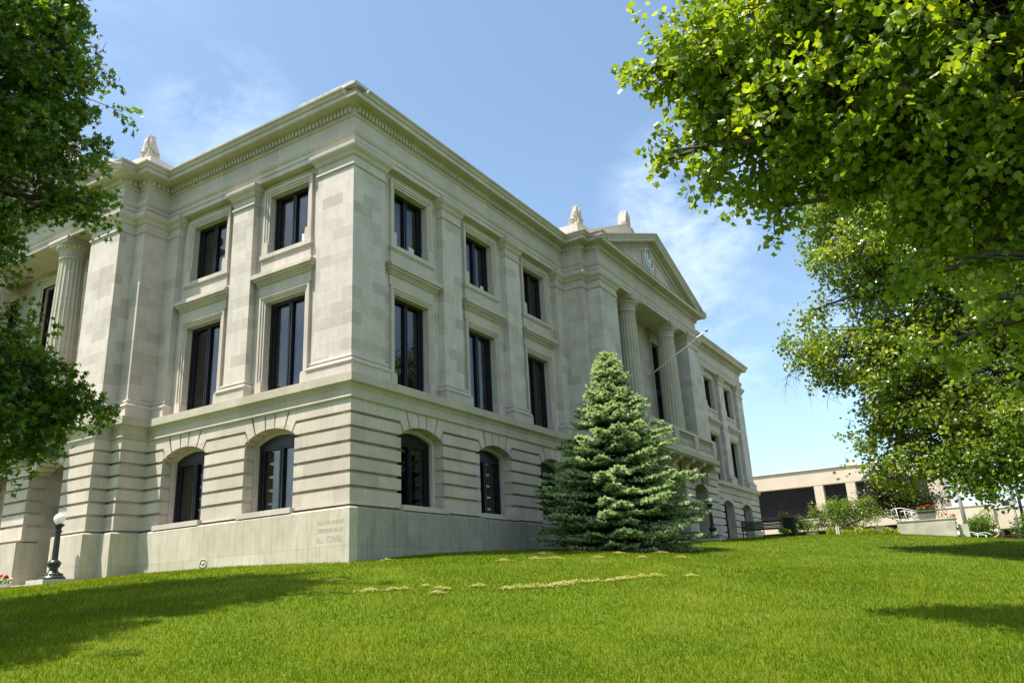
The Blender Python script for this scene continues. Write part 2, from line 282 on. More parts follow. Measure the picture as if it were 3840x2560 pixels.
def gz(x, y):
    x = np.asarray(x, float); y = np.asarray(y, float); n = len(CP); r = np.full(np.broadcast(x, y).shape, _W[n])+_W[n+1]*x+_W[n+2]*y
    for i in range(n):
        d2 = (x-CP[i, 0])**2+(y-CP[i, 1])**2; r = r+_W[i]*.5*d2*np.log(np.maximum(d2, 1e-9))
    q = np.clip((np.hypot(x-20, y+2)-58)/25, 0, 1); q = q*q*(3-2*q)
    r = np.clip(r, -10, -3.6)
    return r*(1-q)+(-6.6)*q
def GZ(x, y): return float(gz(x, y))
def grid():
    xs = np.unique(np.r_[np.linspace(-1500, -60, 12), np.arange(-60, 101, .8), np.linspace(101, 1500, 12)]); ys = np.unique(np.r_[np.linspace(-1500, -70, 12), np.arange(-70, 71, .8), np.linspace(71, 1500, 12)])
    X, Y = np.meshgrid(xs, ys); Z = gz(X, Y)-.03
    nx, ny = len(xs), len(ys); co = np.c_[X.ravel(), Y.ravel(), Z.ravel()]
    i = np.arange(nx-1)[None, :]+np.arange(ny-1)[:, None]*nx; f = np.stack([i, i+1, i+nx+1, i+nx], -1).reshape(-1, 4)
    o = npmesh('ground', co, f, M_['lawn']); o['kind'] = 'structure'
    for p in o.data.polygons: p.use_smooth = True
def npmesh(name, co, faces, m, tone=None, parent=None):
    me = bpy.data.meshes.new(name); co = np.asarray(co, np.float32); f = np.asarray(faces, np.int32); k = f.shape[1]
    me.vertices.add(len(co)); me.vertices.foreach_set('co', co.ravel()); me.loops.add(f.size); me.loops.foreach_set('vertex_index', f.ravel())
    me.polygons.add(len(f)); me.polygons.foreach_set('loop_start', np.arange(0, f.size, k, dtype=np.int32)); me.polygons.foreach_set('loop_total', np.full(len(f), k, np.int32))
    me.update(calc_edges=True)
    if tone is not None:
        a = me.attributes.new('tone', 'FLOAT', 'FACE'); a.data.foreach_set('value', np.asarray(tone, np.float32))
    me.materials.append(m); o = bpy.data.objects.new(name, me); COL.objects.link(o)
    if parent is not None: child(o, parent)
    return o
grid()
def ribbon(name, pts, w, m, lift=.01, thick=0):
    mb = MB(); P = [Vector(p) for p in pts]
    res = []
    for a, b in zip(P[:-1], P[1:]):
        n = max(1, int((b-a).length/1.0)); res += [a.lerp(b, i/n) for i in range(n)]
    res.append(P[-1]); vs = []
    for i, p in enumerate(res):
        t = (res[min(i+1, len(res)-1)]-res[max(i-1, 0)]).normalized(); nn = Vector((t.y, -t.x))
        for q in (-.5, 0, .5): c = p+nn*(w*q); vs.append((c.x, c.y, GZ(c.x, c.y)+lift))
    fs = []
    for i in range(len(res)-1):
        for k in range(2): a = i*3+k; fs.append((a, a+1, a+4, a+3))
    mb.add(vs, fs); o = mb.build(name, m); o['kind'] = 'structure'; return o
ribbon('road', [(60, -90), (60, 60)], 9, M_['asphalt'], .02)
ribbon('pavement', [(54.2, -90), (54.2, 60)], 2.0, M_['concrete'], .10)
ribbon('path', [(-3.2, 12.0), (-3.2, 40)], 1.6, M_['concrete'], .02)
# ------------------------------------------------------------------ courthouse
CH = root('courthouse', 'three-storey pale limestone courthouse with pediments, fluted columns and arched ground-floor windows', 'building', (0, 0, -5.7))
XC, YC, XE, YE = 23.56, 18.08, 47.13, 36.16
OUT = [(0, YE), (0, 25.91), (-1.05, 25.91), (-1.05, 25.29), (-1.7, 25.29), (-1.7, 10.87), (-1.05, 10.87), (-1.05, 10.25), (0, 10.25), (0, 0),
       (15.53, 0), (15.53, -1.05), (16.1, -1.05), (16.1, -1.76), (31.02, -1.76), (31.02, -1.05), (31.59, -1.05), (31.59, 0), (XE, 0), (XE, YE)]
T_ = M_['trim']
MB().plan(OUT, 8.45, 10.32).build('entablature', T_, CH)
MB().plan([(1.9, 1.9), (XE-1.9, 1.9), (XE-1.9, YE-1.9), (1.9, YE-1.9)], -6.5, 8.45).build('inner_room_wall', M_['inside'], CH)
arch = [(-.02, 8.46), (.03, 8.46), (.03, 8.66), (.06, 8.67), (.06, 8.84), (.09, 8.86), (.14, 8.97), (.14, 9.04), (-.02, 9.06)]
MB().sweep(arch, OUT, True).build('architrave', T_, CH)
bed = [(-.02, 9.62), (.03, 9.64), (.08, 9.72), (.08, 9.95), (.13, 9.96), (.20, 10.02), (.52, 10.03), (.54, 10.06), (.54, 10.19), (.58, 10.215), (-.02, 10.22)]
MB().sweep(bed, OUT, True).build('cornice', T_, CH)
crown = [(.50, 10.223), (.585, 10.226), (.60, 10.27), (.63, 10.33), (.69, 10.37), (.70, 10.43), (.35, 10.45)]
fr = MB(); 
fr.sweep(crown, [(16.1, -1.76+.7), (16.1, -1.76), (16.102, -1.76)], False) if 0 else None
# crown moulding runs everywhere except across the two pediment fronts
MB().sweep(crown, OUT[9:14]+[(16.35, -1.76)], False).sweep(crown, [(30.77, -1.76)]+OUT[14:], False).sweep(crown, OUT[:5]+[(-1.7, 25.04)], False).sweep(crown, [(-1.7, 11.12)]+OUT[5:10], False).build('cornice_crown', T_, CH)
de = MB()
def dentils(a, b, rev=False):
    a = Vector(a); b = Vector(b); d = (b-a); n = Vector((d.y, -d.x)).normalized(); L_ = d.length; d.normalize(); k = max(1, int(L_/.175)); st = L_/k
    for i in range(k):
        c = a+d*(st*(i+.5)); q = [c-d*.05+n*.07, c+d*.05+n*.07, c+d*.05+n*.19, c-d*.05+n*.19]
        de.plan([(v.x, v.y) for v in q], 9.745, 9.94)
for i in range(len(OUT)-2):
    a, b = Vector(OUT[i]), Vector(OUT[i+1]); dentils(a, b)
de.build('dentil_course', T_, CH)
# roof slab and coping slabs
MB().plan([(p[0], p[1]) for p in offset(OUT, .3, True)], 10.46, 10.50).build('roof', M_['roofm'], CH)
cp = []
for a, b in [(-.55, 1.9), (3.9, 5.6), (8.9, 10.6), (13.2, 14.4), (33.2, 35.0), (38.5, 40.3), (43.2, 45.0)]: MB().box(FR, a, b, -.2, .52, 10.503, 10.62).build('roof_coping', M_['roofm'], CH)
for a, b, z0, z1 in [(-.31, 2.3, 10.625, 10.70), (2.32, 5.9, 10.51, 10.60), (5.92, 9.6, 10.503, 10.66)]: MB().box(FL, a, b, -.2, .50, z0, z1).build('roof_coping', M_['roofm'], CH)
# --- pilasters and piers of the upper floors
ZB, ZT = .05, 8.45
base = [(0, .05), (.15, .05), (.15, .42), (.17, .44), (.19, .48), (.18, .54), (.12, .57), (.07, .61), (.06, .65), (.09, .67), (.08, .73), (.02, .76), (-.02, .78)]
cap = [(-.02, 7.66), (.04, 7.67), (.06, 7.71), (.05, 7.77), (.012, 7.80), (.012, 8.04), (.05, 8.07), (.08, 8.10), (.12, 8.20), (.20, 8.28), (.22, 8.31), (.24, 8.36), (.25, 8.44), (.25, 8.475), (-.02, 8.49)]
def pier(name, path, inner):
    p = MB().plan(path+inner, .0, 8.452).build(name, M_['ashlar'], CH)
    MB().sweep(base, path).build('base_moulding', T_, p); MB().sweep(cap, path).build('capital', T_, p); return p
dd = .34
pier('corner_pier', [(dd, 1.70), (0, 1.70), (0, 0), (1.66, 0), (1.66, dd)], [(dd, dd)])
pier('corner_pier', [(XE-1.66, dd), (XE-1.66, 0), (XE, 0), (XE, 1.7)], [(XE-dd, 1.7), (XE-dd, dd)])
for a, b in [(5.15, 6.38), (9.93, 11.10), (XE-6.38, XE-5.15), (XE-11.10, XE-9.93)]: pier('pilaster', [(a, dd), (a, 0), (b, 0), (b, dd)], [])
for a, b in [(5.05, 6.19), (YE-6.19, YE-5.05)]: pier('pilaster', [(dd, b), (0, b), (0, a), (dd, a)], [])
pier('pavilion_pier', [(14.70, dd), (14.70, 0), (15.53, 0), (15.53, -1.05), (16.1, -1.05), (16.1, -1.76), (18.13, -1.76), (18.13, dd)], [])
pier('pavilion_pier', [(28.99, dd), (28.99, -1.76), (31.02, -1.76), (31.02, -1.05), (31.59, -1.05), (31.59, 0), (32.42, 0), (32.42, dd)], [])
pier('pavilion_pier', [(dd, 12.83), (-1.7, 12.83), (-1.7, 10.87), (-1.05, 10.87), (-1.05, 10.25), (0, 10.25), (0, 9.52), (dd, 9.52)], [])
pier('pavilion_pier', [(dd, 26.64), (0, 26.64), (0, 25.91), (-1.05, 25.91), (-1.05, 25.29), (-1.7, 25.29), (-1.7, 23.33), (dd, 23.33)], [])
# --- walls with rectangular openings
def wall(mb, F, s0, s1, z0, z1, df, holes, depth=.35):
    ss = sorted({s0, s1, *[h[0] for h in holes], *[h[1] for h in holes]}); zs = sorted({z0, z1, *[h[2] for h in holes], *[h[3] for h in holes]})
    for a, b in zip(ss[:-1], ss[1:]):
        for c, d in zip(zs[:-1], zs[1:]):
            if any(h[0] <= a and b <= h[1] and h[2] <= c and d <= h[3] for h in holes): continue
            mb.add([F(a, df, c), F(b, df, c), F(b, df, d), F(a, df, d)], [(0, 1, 2, 3)])
    for h in holes:
        a, b, c, d = h; e = df-depth
        mb.add([F(a, df, c), F(b, df, c), F(b, df, d), F(a, df, d), F(a, e, c), F(b, e, c), F(b, e, d), F(a, e, d)], [(0, 1, 5, 4), (1, 2, 6, 5), (2, 3, 7, 6), (3, 0, 4, 7)])
def window(F, sc, hw, z0, z1, df=-.52, paper=None, curtain=(-.5, .3), arc=None, mull=True, transom=None, parent=CH):
    fm = MB(); g = MB(); fwid = .11
    if arc is None:
        fm.box(F, sc-hw, sc-hw+fwid, df-.16, df, z0, z1).box(F, sc+hw-fwid, sc+hw, df-.16, df, z0, z1).box(F, sc-hw+fwid, sc+hw-fwid, df-.16, df, z1-.12, z1).box(F, sc-hw+fwid, sc+hw-fwid, df-.16, df, z0, z0+.10)
        zt = z1-.12
    else:
        pts = [(sc-hw, z0), (sc+hw, z0)]+[(sc+x, z) for x, z in arc(hw, -1)]; zt = arc(hw, 1)[0][1]-.12
        # arched head board
        hb = [(sc-hw, zt)]+[(sc+hw, zt)]+[(sc+x, z) for x, z in arc(hw, -1)]
        fm.prism(F, hb, df-.16, df)
        fm.box(F, sc-hw, sc-hw+fwid, df-.16, df, z0, zt).box(F, sc+hw-fwid, sc+hw, df-.16, df, z0, zt).box(F, sc-hw+fwid, sc+hw-fwid, df-.16, df, z0, z0+.10)
        fm.box(F, sc-hw+fwid, sc+hw-fwid, df-.13, df-.02, zt-.09, zt)
    for sgn in (-1, 1): fm.box(F, sc+sgn*(hw-fwid-.05)-.05, sc+sgn*(hw-fwid-.05)+.05, df-.15, df-.05, z0+.10, zt)
    if mull: fm.box(F, sc-.085, sc-.02, df-.16, df-.01, z0+.1, zt).box(F, sc+.02, sc+.085, df-.16, df-.01, z0+.1, zt).box(F, sc-.02, sc+.02, df-.16, df-.04, z0+.1, zt)
    if transom: fm.box(F, sc-hw+.2, sc+hw-.2, df-.17, df+.02, transom, transom+.28)
    w = fm.build('window', M_['frame'], parent)
    for sgn in (-1, 1):
        a, b = (sc-hw+.2, sc-.085) if sgn < 0 else (sc+.085, sc+hw-.2)
        if not mull:
            if sgn > 0: break
            b = sc+hw-.2
        pn = MB().box(F, a, b, df-.12, df-.10, z0+.09, zt+.01).build('pane', M_['glass'], w)
    MB().box(F, sc+curtain[0], sc+curtain[1], df-.42, df-.38, z0, z1-.02).build('blind', M_['curtain'], w)
    if paper: MB().box(F, sc+paper[0], sc+paper[1], df-.099, df-.095, z0+paper[2], z0+paper[3]).build('paper_notice', M_['paper'], w)
    return w
def surround(F, sc, hw, z0, z1, low, parent, ears=False):
    sb = MB()
    for a, b, d in [(0, .085, -.245), (.085, .17, -.205), (.17, .26, -.17)]:
        sb.box(F, sc-hw-b, sc-hw-a, -.56, d, low, z1+b).box(F, sc+hw+a, sc+hw+b, -.56, d, low, z1+b).box(F, sc-hw-a, sc+hw+a, -.56, d, z1+a, z1+b)
    for sgn in (-1, 1):  # plinth blocks and chamfered inner stops
        s0 = sc+sgn*(hw-.045); s1 = sc+sgn*(hw+.27); sb.prism(F, [(s0, low), (s1, low), (s1, low+.45), (sc+sgn*(hw+.002), low+.55), (s0, low+.42)], -.5, -.16)
    sb.build('window_surround', T_, parent)
HW = 1.0; Z3 = (5.50, 7.93); Z2 = (.10, 3.62)
def bay(F, s0, s1, sc, k):
    m = MB(); wall(m, F, s0, s1, .0, 8.46, -.28, [(sc-HW-.2, sc+HW+.2, Z2[0], Z2[1]+.2), (sc-HW-.2, sc+HW+.2, Z3[0], Z3[1]+.2)])
    m.build('wall', M_['ashlar'], CH)
    pp = [(.3, .62, .12, .55), (.55, .8, .1, .5), None][k % 3] if F is FR else [(-.62, -.35, .3, .62), None][k % 2]
    w3 = window(F, sc, HW, Z3[0], Z3[1], paper=pp, curtain=[(-.75, .25), (-.2, .8), (-.6, .0)][k % 3]); surround(F, sc, HW, *Z3, Z3[0], w3)
    MB().box(F, sc-HW-.32, sc+HW+.32, -.5, -.13, Z3[0]-.16, Z3[0]+.0).box(F, sc-HW-.30, sc+HW+.30, -.5, -.165, Z3[0]-.22, Z3[0]-.162).box(F, sc-HW-.26, sc+HW+.26, -.4, -.2, 4.60, Z3[0]-.222).build('window_sill', T_, w3)
    w2 = window(F, sc, HW, Z2[0], Z2[1], curtain=[(-.3, .7), (-.8, -.1), (-.1, .5)][k % 3]); surround(F, sc, HW, *Z2, Z2[0], w2)
    # entablature over the second-floor window
    e0, e1 = max(s0, sc-HW-.48), min(s1, sc+HW+.48); z = Z2[1]+.28
    h = MB().box(F, e0+.18, e1-.18, -.4, -.20, z, z+.42)
    h.box(F, e0+.14, e1-.14, -.4, -.14, z+.40, z+.47).box(F, e0+.1, e1-.1, -.4, -.09, z+.47, z+.53).box(F, e0+.02, e1-.02, -.3, .0, z+.56, z+.64)
    h.prism(F, [(e0+.10, z+.53), (e1-.10, z+.53), (e1-.05, z+.56), (e0+.05, z+.56)], -.3, -.04)
    h.prism(F, [(e0+.0, z+.64), (e1, z+.64), (e1+.10, z+.76), (e0-.10, z+.76)], -.25, .07); h.prism(F, [(e0-.10, z+.76), (e1+.10, z+.76), (e1+.0, z+.83), (e0-.0, z+.83)], -.25, .02)
    h.build('window_hood', T_, w2)
RB = [(1.66, 5.15, 3.47), (6.38, 9.93, 8.17), (11.10, 14.70, 12.9)]; RB += [(XE-b, XE-a, XE-c) for a, b, c in RB[::-1]]
LB = [(1.70, 5.05, 3.44), (6.19, 9.52, 7.88)]; LB += [(YE-b, YE-a, YE-c) for a, b, c in LB[::-1]]
for k, (a, b, c) in enumerate(RB): bay(FR, a, b, c, k)
for k, (a, b, c) in enumerate(LB): bay(FL, a, b, c, k)
# --- belt course / ledge
belt = [(.05, -.78), (.19, -.77), (.23, -.74), (.24, -.70), (.21, -.67), (.18, -.65), (.18, -.42), (.20, -.40), (.21, -.37), (.25, -.30), (.31, -.26), (.34, -.25), (.35, -.24), (.35, .04), (-.4, .055)]
MB().sweep(belt, OUT, True).build('belt_course', M_['belt'], CH)
plin = [(.20, -4.13), (.30, -4.15), (.33, -4.19), (.33, -8.0)]
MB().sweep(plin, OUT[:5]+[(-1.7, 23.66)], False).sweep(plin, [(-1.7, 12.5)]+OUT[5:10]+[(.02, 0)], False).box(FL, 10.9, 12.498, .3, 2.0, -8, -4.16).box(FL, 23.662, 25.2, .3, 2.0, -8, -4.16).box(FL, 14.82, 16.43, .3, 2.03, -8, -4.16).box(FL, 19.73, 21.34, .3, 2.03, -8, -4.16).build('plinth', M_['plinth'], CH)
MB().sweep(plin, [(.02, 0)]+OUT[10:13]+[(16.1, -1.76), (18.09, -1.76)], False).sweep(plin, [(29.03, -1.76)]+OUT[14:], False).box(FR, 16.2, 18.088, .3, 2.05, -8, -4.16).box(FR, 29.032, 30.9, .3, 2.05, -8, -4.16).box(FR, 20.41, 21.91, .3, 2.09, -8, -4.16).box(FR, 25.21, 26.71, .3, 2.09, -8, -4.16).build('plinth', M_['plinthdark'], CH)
MB().box(FL, 12.4, 23.8, .2, 2.5, -6.6, -5.76).build('entrance_floor', M_['concrete'], CH); MB().box(FR, 18, 29.1, .2, 2.6, -6.6, -4.72).build('entrance_floor', M_['concrete'], CH)
# --- rusticated ground floor
RF = .17
def segs(vals, off):  # [(s0,s1,depth)] shifted outwards by off
    return vals
def arcf(w, za=-1.24, r=.33, n=10):
    Rr = (w*w+r*r)/(2*r); zc = za-Rr
    def f(x): return zc+math.sqrt(max(Rr*Rr-x*x, 0))
    return f, zc
def arcpts(w, x0, x1, za=-1.24, n=8):
    f, zc = arcf(w, za); return [(x0+(x1-x0)*i/n, f(x0+(x1-x0)*i/n)) for i in range(n+1)]
def radial(w, x, z, za=-1.24):
    f, zc = arcf(w, za); return x*(z-zc)/(f(x)-zc)
def rustic(F, s0, s1, d, ops, end0=0, end1=0, db=None):
    """courses from s0..s1, face depth d, ops=[(centre,w)]"""
    mb = MB(); db = (d-.40) if db is None else db
    k = lambda w: w/1.19
    edges = [(s0, None)]+[(c, w) for c, w in ops]+[(s1, None)]
    for i in range(len(edges)-1):
        (a, wa), (b, wb) = edges[i], edges[i+1]
        # courses 0..5
        for c in range(6):
            zt = -1.25-.465*c; zb = zt-.362
            if c == 5: zb = -4.06
            L_ = a if wa is None else a+wa; R_ = b if wb is None else b-wb
            if R_-L_ < .02: continue
            if c == 0:
                pts = []
                if wa is None: pts += [(a, zb), (a, zt)]
                else:
                    q = 1.09*k(wa); pts += [(a+wa, zb)]+[(a+x, z) for x, z in arcpts(wa, wa, q)]+[(a+radial(wa, q, zt), zt)]
                if wb is None: pts += [(b, zt), (b, zb)]
                else:
                    q = 1.09*k(wb); pts += [(b-radial(wb, q, zt), zt)]+[(b-x, z) for x, z in arcpts(wb, q, wb)]+[(b-wb, zb)]
                mb.prism(F, pts, db, d)
            else: mb.box(F, L_, R_, db, d, zb, zt)
        pts = []; zt, zb = -.77, -1.15
        if wa is None: pts += [(a, zb), (a, zt)]
        else:
            q, q0 = 1.03*k(wa), .73*k(wa); pts += [(a+radial(wa, q, zb), zb)]+[(a+x, z) for x, z in arcpts(wa, q, q0)]+[(a+radial(wa, q0, zt), zt)]
        if wb is None: pts += [(b, zt), (b, zb)]
        else:
            q, q0 = 1.03*k(wb), .73*k(wb); pts += [(b-radial(wb, q0, zt), zt)]+[(b-x, z) for x, z in arcpts(wb, q0, q)]+[(b-radial(wb, q, zb), zb)]
        mb.prism(F, pts, db, d)
    for c, w in ops:
        g = .025*1
        for x0, x1 in [(-.67*k(w), -.235*k(w)), (-.185*k(w), .185*k(w)), (.235*k(w), .67*k(w))]:
            ap = arcpts(w, x0, x1, n=5); mb.prism(F, [(c+x, z) for x, z in ap]+[(c+radial(w, x1, -.77), -.77), (c+radial(w, x0, -.77), -.77)], db, d)
    return mb
def backing(mb, F, s0, s1, d, ops, dep=.34):
    """recessed joint plane behind the blocks with arched openings 7 cm wider than the blocks"""
    x = s0; e = .05
    for c, w in ops:
        mb.box(F, x, c-w-e, d-dep, d, -4.12, -.78)
        f, zc = arcf(w, -1.24); ap = [(c+q, z+e) for q, z in arcpts(w, -w, w, n=14)]
        mb.prism(F, [(c-w-e, ap[0][1])]+ap+[(c+w+e, ap[-1][1]), (c+w+e, -.78), (c-w-e, -.78)], d-dep, d); x = c+w+e
    mb.box(F, x, s1, d-dep, d, -4.12, -.78)
def archwin(F, c, w, d, door=False):
    """stone inner frame + dark arched window; d = depth of the inner stone frame"""
    zb = -3.95 if not door else -5.2
    hw = w-.13; ar = lambda h, s: [(x, z-.12) for x, z in (arcpts(w, h, -h, n=12) if s < 0 else arcpts(w, h, -h, n=12))]
    wd = window(F, c, hw, zb, -1.4, df=d-.14, arc=ar, mull=not door, curtain=(-.5, .2))
    sb = MB(); 
    for sg in (-1, 1): sb.box(F, *(sorted((c+sg*hw, c+sg*(w+.08)))), d-.36, d, zb, ar(hw, 1)[0][1])
    oa = arcpts(w, -w, w, n=12); ia = ar(hw, -1); 
    sb.prism(F, [(c-w-.08, oa[0][1]+.06)]+[(c+x, z+.06) for x, z in oa]+[(c+w+.08, oa[-1][1]+.06), (c+w+.08, ia[0][1]), ]+[(c+x, z) for x, z in ia]+[(c-w-.08, ia[-1][1])], d-.36, d)
    sb.build('window_surround', T_, wd)
    if not door: MB().box(F, c-w-.06, c+w+.06, d-.3, RF+.165, -4.125, -3.952).build('window_sill', T_, wd)
    return wd
GR = [3.47, 8.19, 12.92]; GR += [XE-c for c in GR[::-1]]; GL = [3.45, 7.90]; GL += [YE-c for c in GL[::-1]]
o3 = 1.19
rb = M_['rust']
rp = lambda mb, nm: mb.build(nm, rb, CH)
bk = MB()
rp(rustic(FR, -RF, 15.53-RF, RF, [(c, o3) for c in GR[:3]]), 'rusticated_wall'); backing(bk, FR, -.08, 15.5, .03, [(c, o3) for c in GR[:3]])
rp(rustic(FR, 15.53-RF, 16.1-RF, 1.05+RF, [], db=-.2), 'rusticated_wall'); bk.box(FR, 15.53-.08, 16.1, -.2, 1.08, -4.12, -.78)
pav = [(19.25, 1.16), (XC, 1.65), (2*XC-19.25, 1.16)]
rp(rustic(FR, 16.1-RF, 31.02+RF, 1.76+RF, pav, db=1.2), 'rusticated_wall'); backing(bk, FR, 16.1-.08, 31.02+.08, 1.79, pav, dep=.6)
bk.box(FR, 16.1-.08, 17.9, -.2, 1.24, -4.12, -.78).box(FR, 29.2, 31.10, -.2, 1.24, -4.12, -.78)
rp(rustic(FR, 16.1-RF, 17.9, 1.2, [], db=-.2), 'rusticated_wall')
rp(rustic(FR, 31.02+RF, 31.59+RF, 1.05+RF, [], db=-.2), 'rusticated_wall'); bk.box(FR, 31.02, 31.59+.08, -.2, 1.08, -4.12, -.78)
rp(rustic(FR, 31.59+RF, XE+RF, RF, [(c, o3) for c in GR[3:]]), 'rusticated_wall'); backing(bk, FR, 31.6, XE+.08, .03, [(c, o3) for c in GR[3:]])
rp(rustic(FL, .23, 10.25-RF, RF, [(c, o3) for c in GL[:2]]), 'rusticated_wall'); backing(bk, FL, .26, 10.2, .03, [(c, o3) for c in GL[:2]])
rp(rustic(FL, 10.25-RF, 10.87-RF, 1.05+RF, [], db=-.2), 'rusticated_wall'); bk.box(FL, 10.25-.08, 10.87, -.2, 1.08, -4.12, -.78)
pl = [(13.66, 1.16), (YC, 1.65), (2*YC-13.66, 1.16)]
rp(rustic(FL, 10.87-RF, 25.29+RF, 1.7+RF, pl, db=1.1), 'rusticated_wall'); backing(bk, FL, 10.87-.08, 25.29+.08, 1.73, pl, dep=.66)
rp(rustic(FL, 10.87-RF, 12.4, 1.1, [], db=-.2), 'rusticated_wall'); bk.box(FL, 10.87-.08, 12.4, -.2, 1.12, -4.12, -.78)
rp(rustic(FL, 25.29+RF, 25.91+RF, 1.22, [], db=-.2), 'rusticated_wall'); rp(rustic(FL, 25.91+RF, YE, RF, [(c, o3) for c in GL[2:]]), 'rusticated_wall'); backing(bk, FL, 25.95, YE-.1, .03, [(c, o3) for c in GL[2:]])
# right end wall
bk.box(lambda s, d, z: (XE+d, s, z), .3, YE, -.3, .08, -4.12, -.78); bk.build('wall', M_['rust'], CH)
EE = lambda s, d, z: (XE+d, s, z)
rp(rustic(EE, .23, YE-.3, RF, []), 'rusticated_wall')
MB().box(EE, 1.7, YE, -.6, -.28, 0, 8.46).build('wall', M_['ashlar'], CH)
for c in GR: archwin(FR, c, o3, -.24)
for c in GL: archwin(FL, c, o3, -.24)
# pavilion ground-floor recesses: rear wall of ashlar with dark doors
for F, lst, s0, s1 in ((FR, pav, 16.2, 30.9), (FL, pl, 11.0, 25.2)):
    m = MB(); hs = [(c-w+.25, c+w-.25, -6, -1.9) for c, w in lst]; wall(m, F, s0, s1, -6.6, -.78, .35, hs); 
    for c, w in lst:
        for sg in (-1, 1): m.box(F, *(sorted((c+sg*(w+.02), c+sg*(w+.3)))), .35, 1.22, -6.6, -.78)
    m.build('wall', M_['ashlar'], CH)
    for c, w in lst:
        fm = MB(); h = w-.26
        fm.box(F, c-h, c-h+.12, .0, .15, -6, -1.92).box(F, c+h-.12, c+h, .0, .15, -6, -1.92).box(F, c-h+.12, c+h-.12, .0, .15, -2.05, -1.92).box(F, c-.06, c+.06, .0, .15, -6, -2.05).box(F, c-h+.12, c+h-.12, .01, .14, -2.95, -2.8)
        dr = fm.build('entrance_door', M_['frame'], CH); MB().box(F, c-h+.11, c+h-.11, .05, .07, -6, -2.0).build('pane', M_['glass'], dr)
# --- plinth inscription and marks
def text(body, size, F, s, d, z, m, name, parent, rot=None, mirror=False, width=None, sx=1.0, ext=.008, align='LEFT'):
    c = bpy.data.curves.new(name, 'FONT'); c.body = body; c.size = size; c.extrude = ext; c.align_x = align; c.resolution_u = 2
    if width: c.space_character = width
    t = bpy.data.objects.new(name+'_tmp', c); COL.objects.link(t); dg = bpy.context.evaluated_depsgraph_get(); me = bpy.data.meshes.new_from_object(t.evaluated_get(dg)); bpy.data.objects.remove(t)
    sgn = 1 if F is FR else -1
    for v in me.vertices:
        x, y, zz = v.co; x *= sx
        if rot is not None: x, y = x*math.cos(rot)-y*math.sin(rot), x*math.sin(rot)+y*math.cos(rot)
        v.co = F(s+sgn*x, d+zz, z+y)
    me.name = name; me.materials.clear(); me.materials.append(m); o = bpy.data.objects.new(name, me); COL.objects.link(o); child(o, parent); return o
text('LAID WITH MASONIC', .17, FL, .98, .331, -4.62, M_['cut'], 'inscription', CH, sx=.66, ext=.003)
text('CEREMONIES MAY 29', .17, FL, .98, .331, -4.85, M_['cut'], 'inscription', CH, sx=.64, ext=.003)
text('A.L. VCMXIII', .28, FL, .98, .331, -5.15, M_['cut'], 'inscription', CH, sx=.64, ext=.003)
text('HENDRICKS   COUNTY   COURT   HOUSE', .50, FR, XC, 1.762, 9.20, M_['trim2'] if 'trim2' in M_ else M_['cut'], 'inscription', CH, sx=.98, ext=.003, align='CENTER', width=1.05)
md = MB()
for i in range(14):
    a = i*2*math.pi/14; md.ell((6.2+.17*math.cos(a)+random.uniform(-.02, .02), .335, -5.42+.13*math.sin(a)), (.05, .025, .035), 5, 7, FL)
md.ell((6.2, .335, -5.42), (.1, .02, .06), 5, 8, FL).build('carved_medallion', M_['plinth'], CH, True)
# --- columns
def column(F, s, d):
    n = 20*8; vs = []; fs = []; prof = [(.585, .25), (.583, 1.5), (.575, 3.0), (.555, 4.6), (.525, 6.2), (.492, 7.62)]
    for r, z in prof:
        for i in range(n):
            t = i/8; fl = abs(math.sin(math.pi*t)); rr = r*(1-.075*fl**.6); a = 2*math.pi*i/n; vs.append(F(s+rr*math.cos(a), d+rr*math.sin(a), z))
    for k in range(len(prof)-1):
        for i in range(n): j = (i+1) % n; fs.append((k*n+i, k*n+j, (k+1)*n+j, (k+1)*n+i))
    c = MB().add(vs, fs).build('column', M_['column'], CH)
    x, y, _ = F(s, d, 0)
    capm = MB().lathe([(.49, 7.60), (.53, 7.62), (.53, 7.67), (.495, 7.70), (.50, 7.93), (.54, 7.95), (.54, 8.0), (.58, 8.02), (.66, 8.14), (.68, 8.2), (.62, 8.21)], (x, y, 0), 32)
    capm.plan([(x-.68, y-.68), (x+.68, y-.68), (x+.68, y+.68), (x-.68, y+.68)], 8.21, 8.33); capm.plan([(x-.72, y-.72), (x+.72, y-.72), (x+.72, y+.72), (x-.72, y+.72)], 8.332, 8.452)
    for i in range(22):
        a = 2*math.pi*i/22; capm.ell((x+.63*math.cos(a), y+.63*math.sin(a), 8.10), (.052, .052, .085), 5, 7)
    for i in range(26):
        a = 2*math.pi*i/26; capm.ell((x+.50*math.cos(a), y+.50*math.sin(a), 7.81+random.uniform(-.02, .02)), (.035, .035, .09), 4, 6)
    capm.build('capital', T_, c)
    bs = MB().plan([(x-.74, y-.74), (x+.74, y-.74), (x+.74, y+.74), (x-.74, y+.74)], .0, .16); bs.lathe([(.7, .162), (.73, .19), (.72, .24), (.64, .27), (.6, .31), (.59, .33)], (x, y, 0), 32); bs.build('base_moulding', T_, c)
for s in (XC-2.98, XC+2.98): column(FR, s, 1.22)
for s in (YC-2.98, YC+2.98): column(FL, s, 1.16)
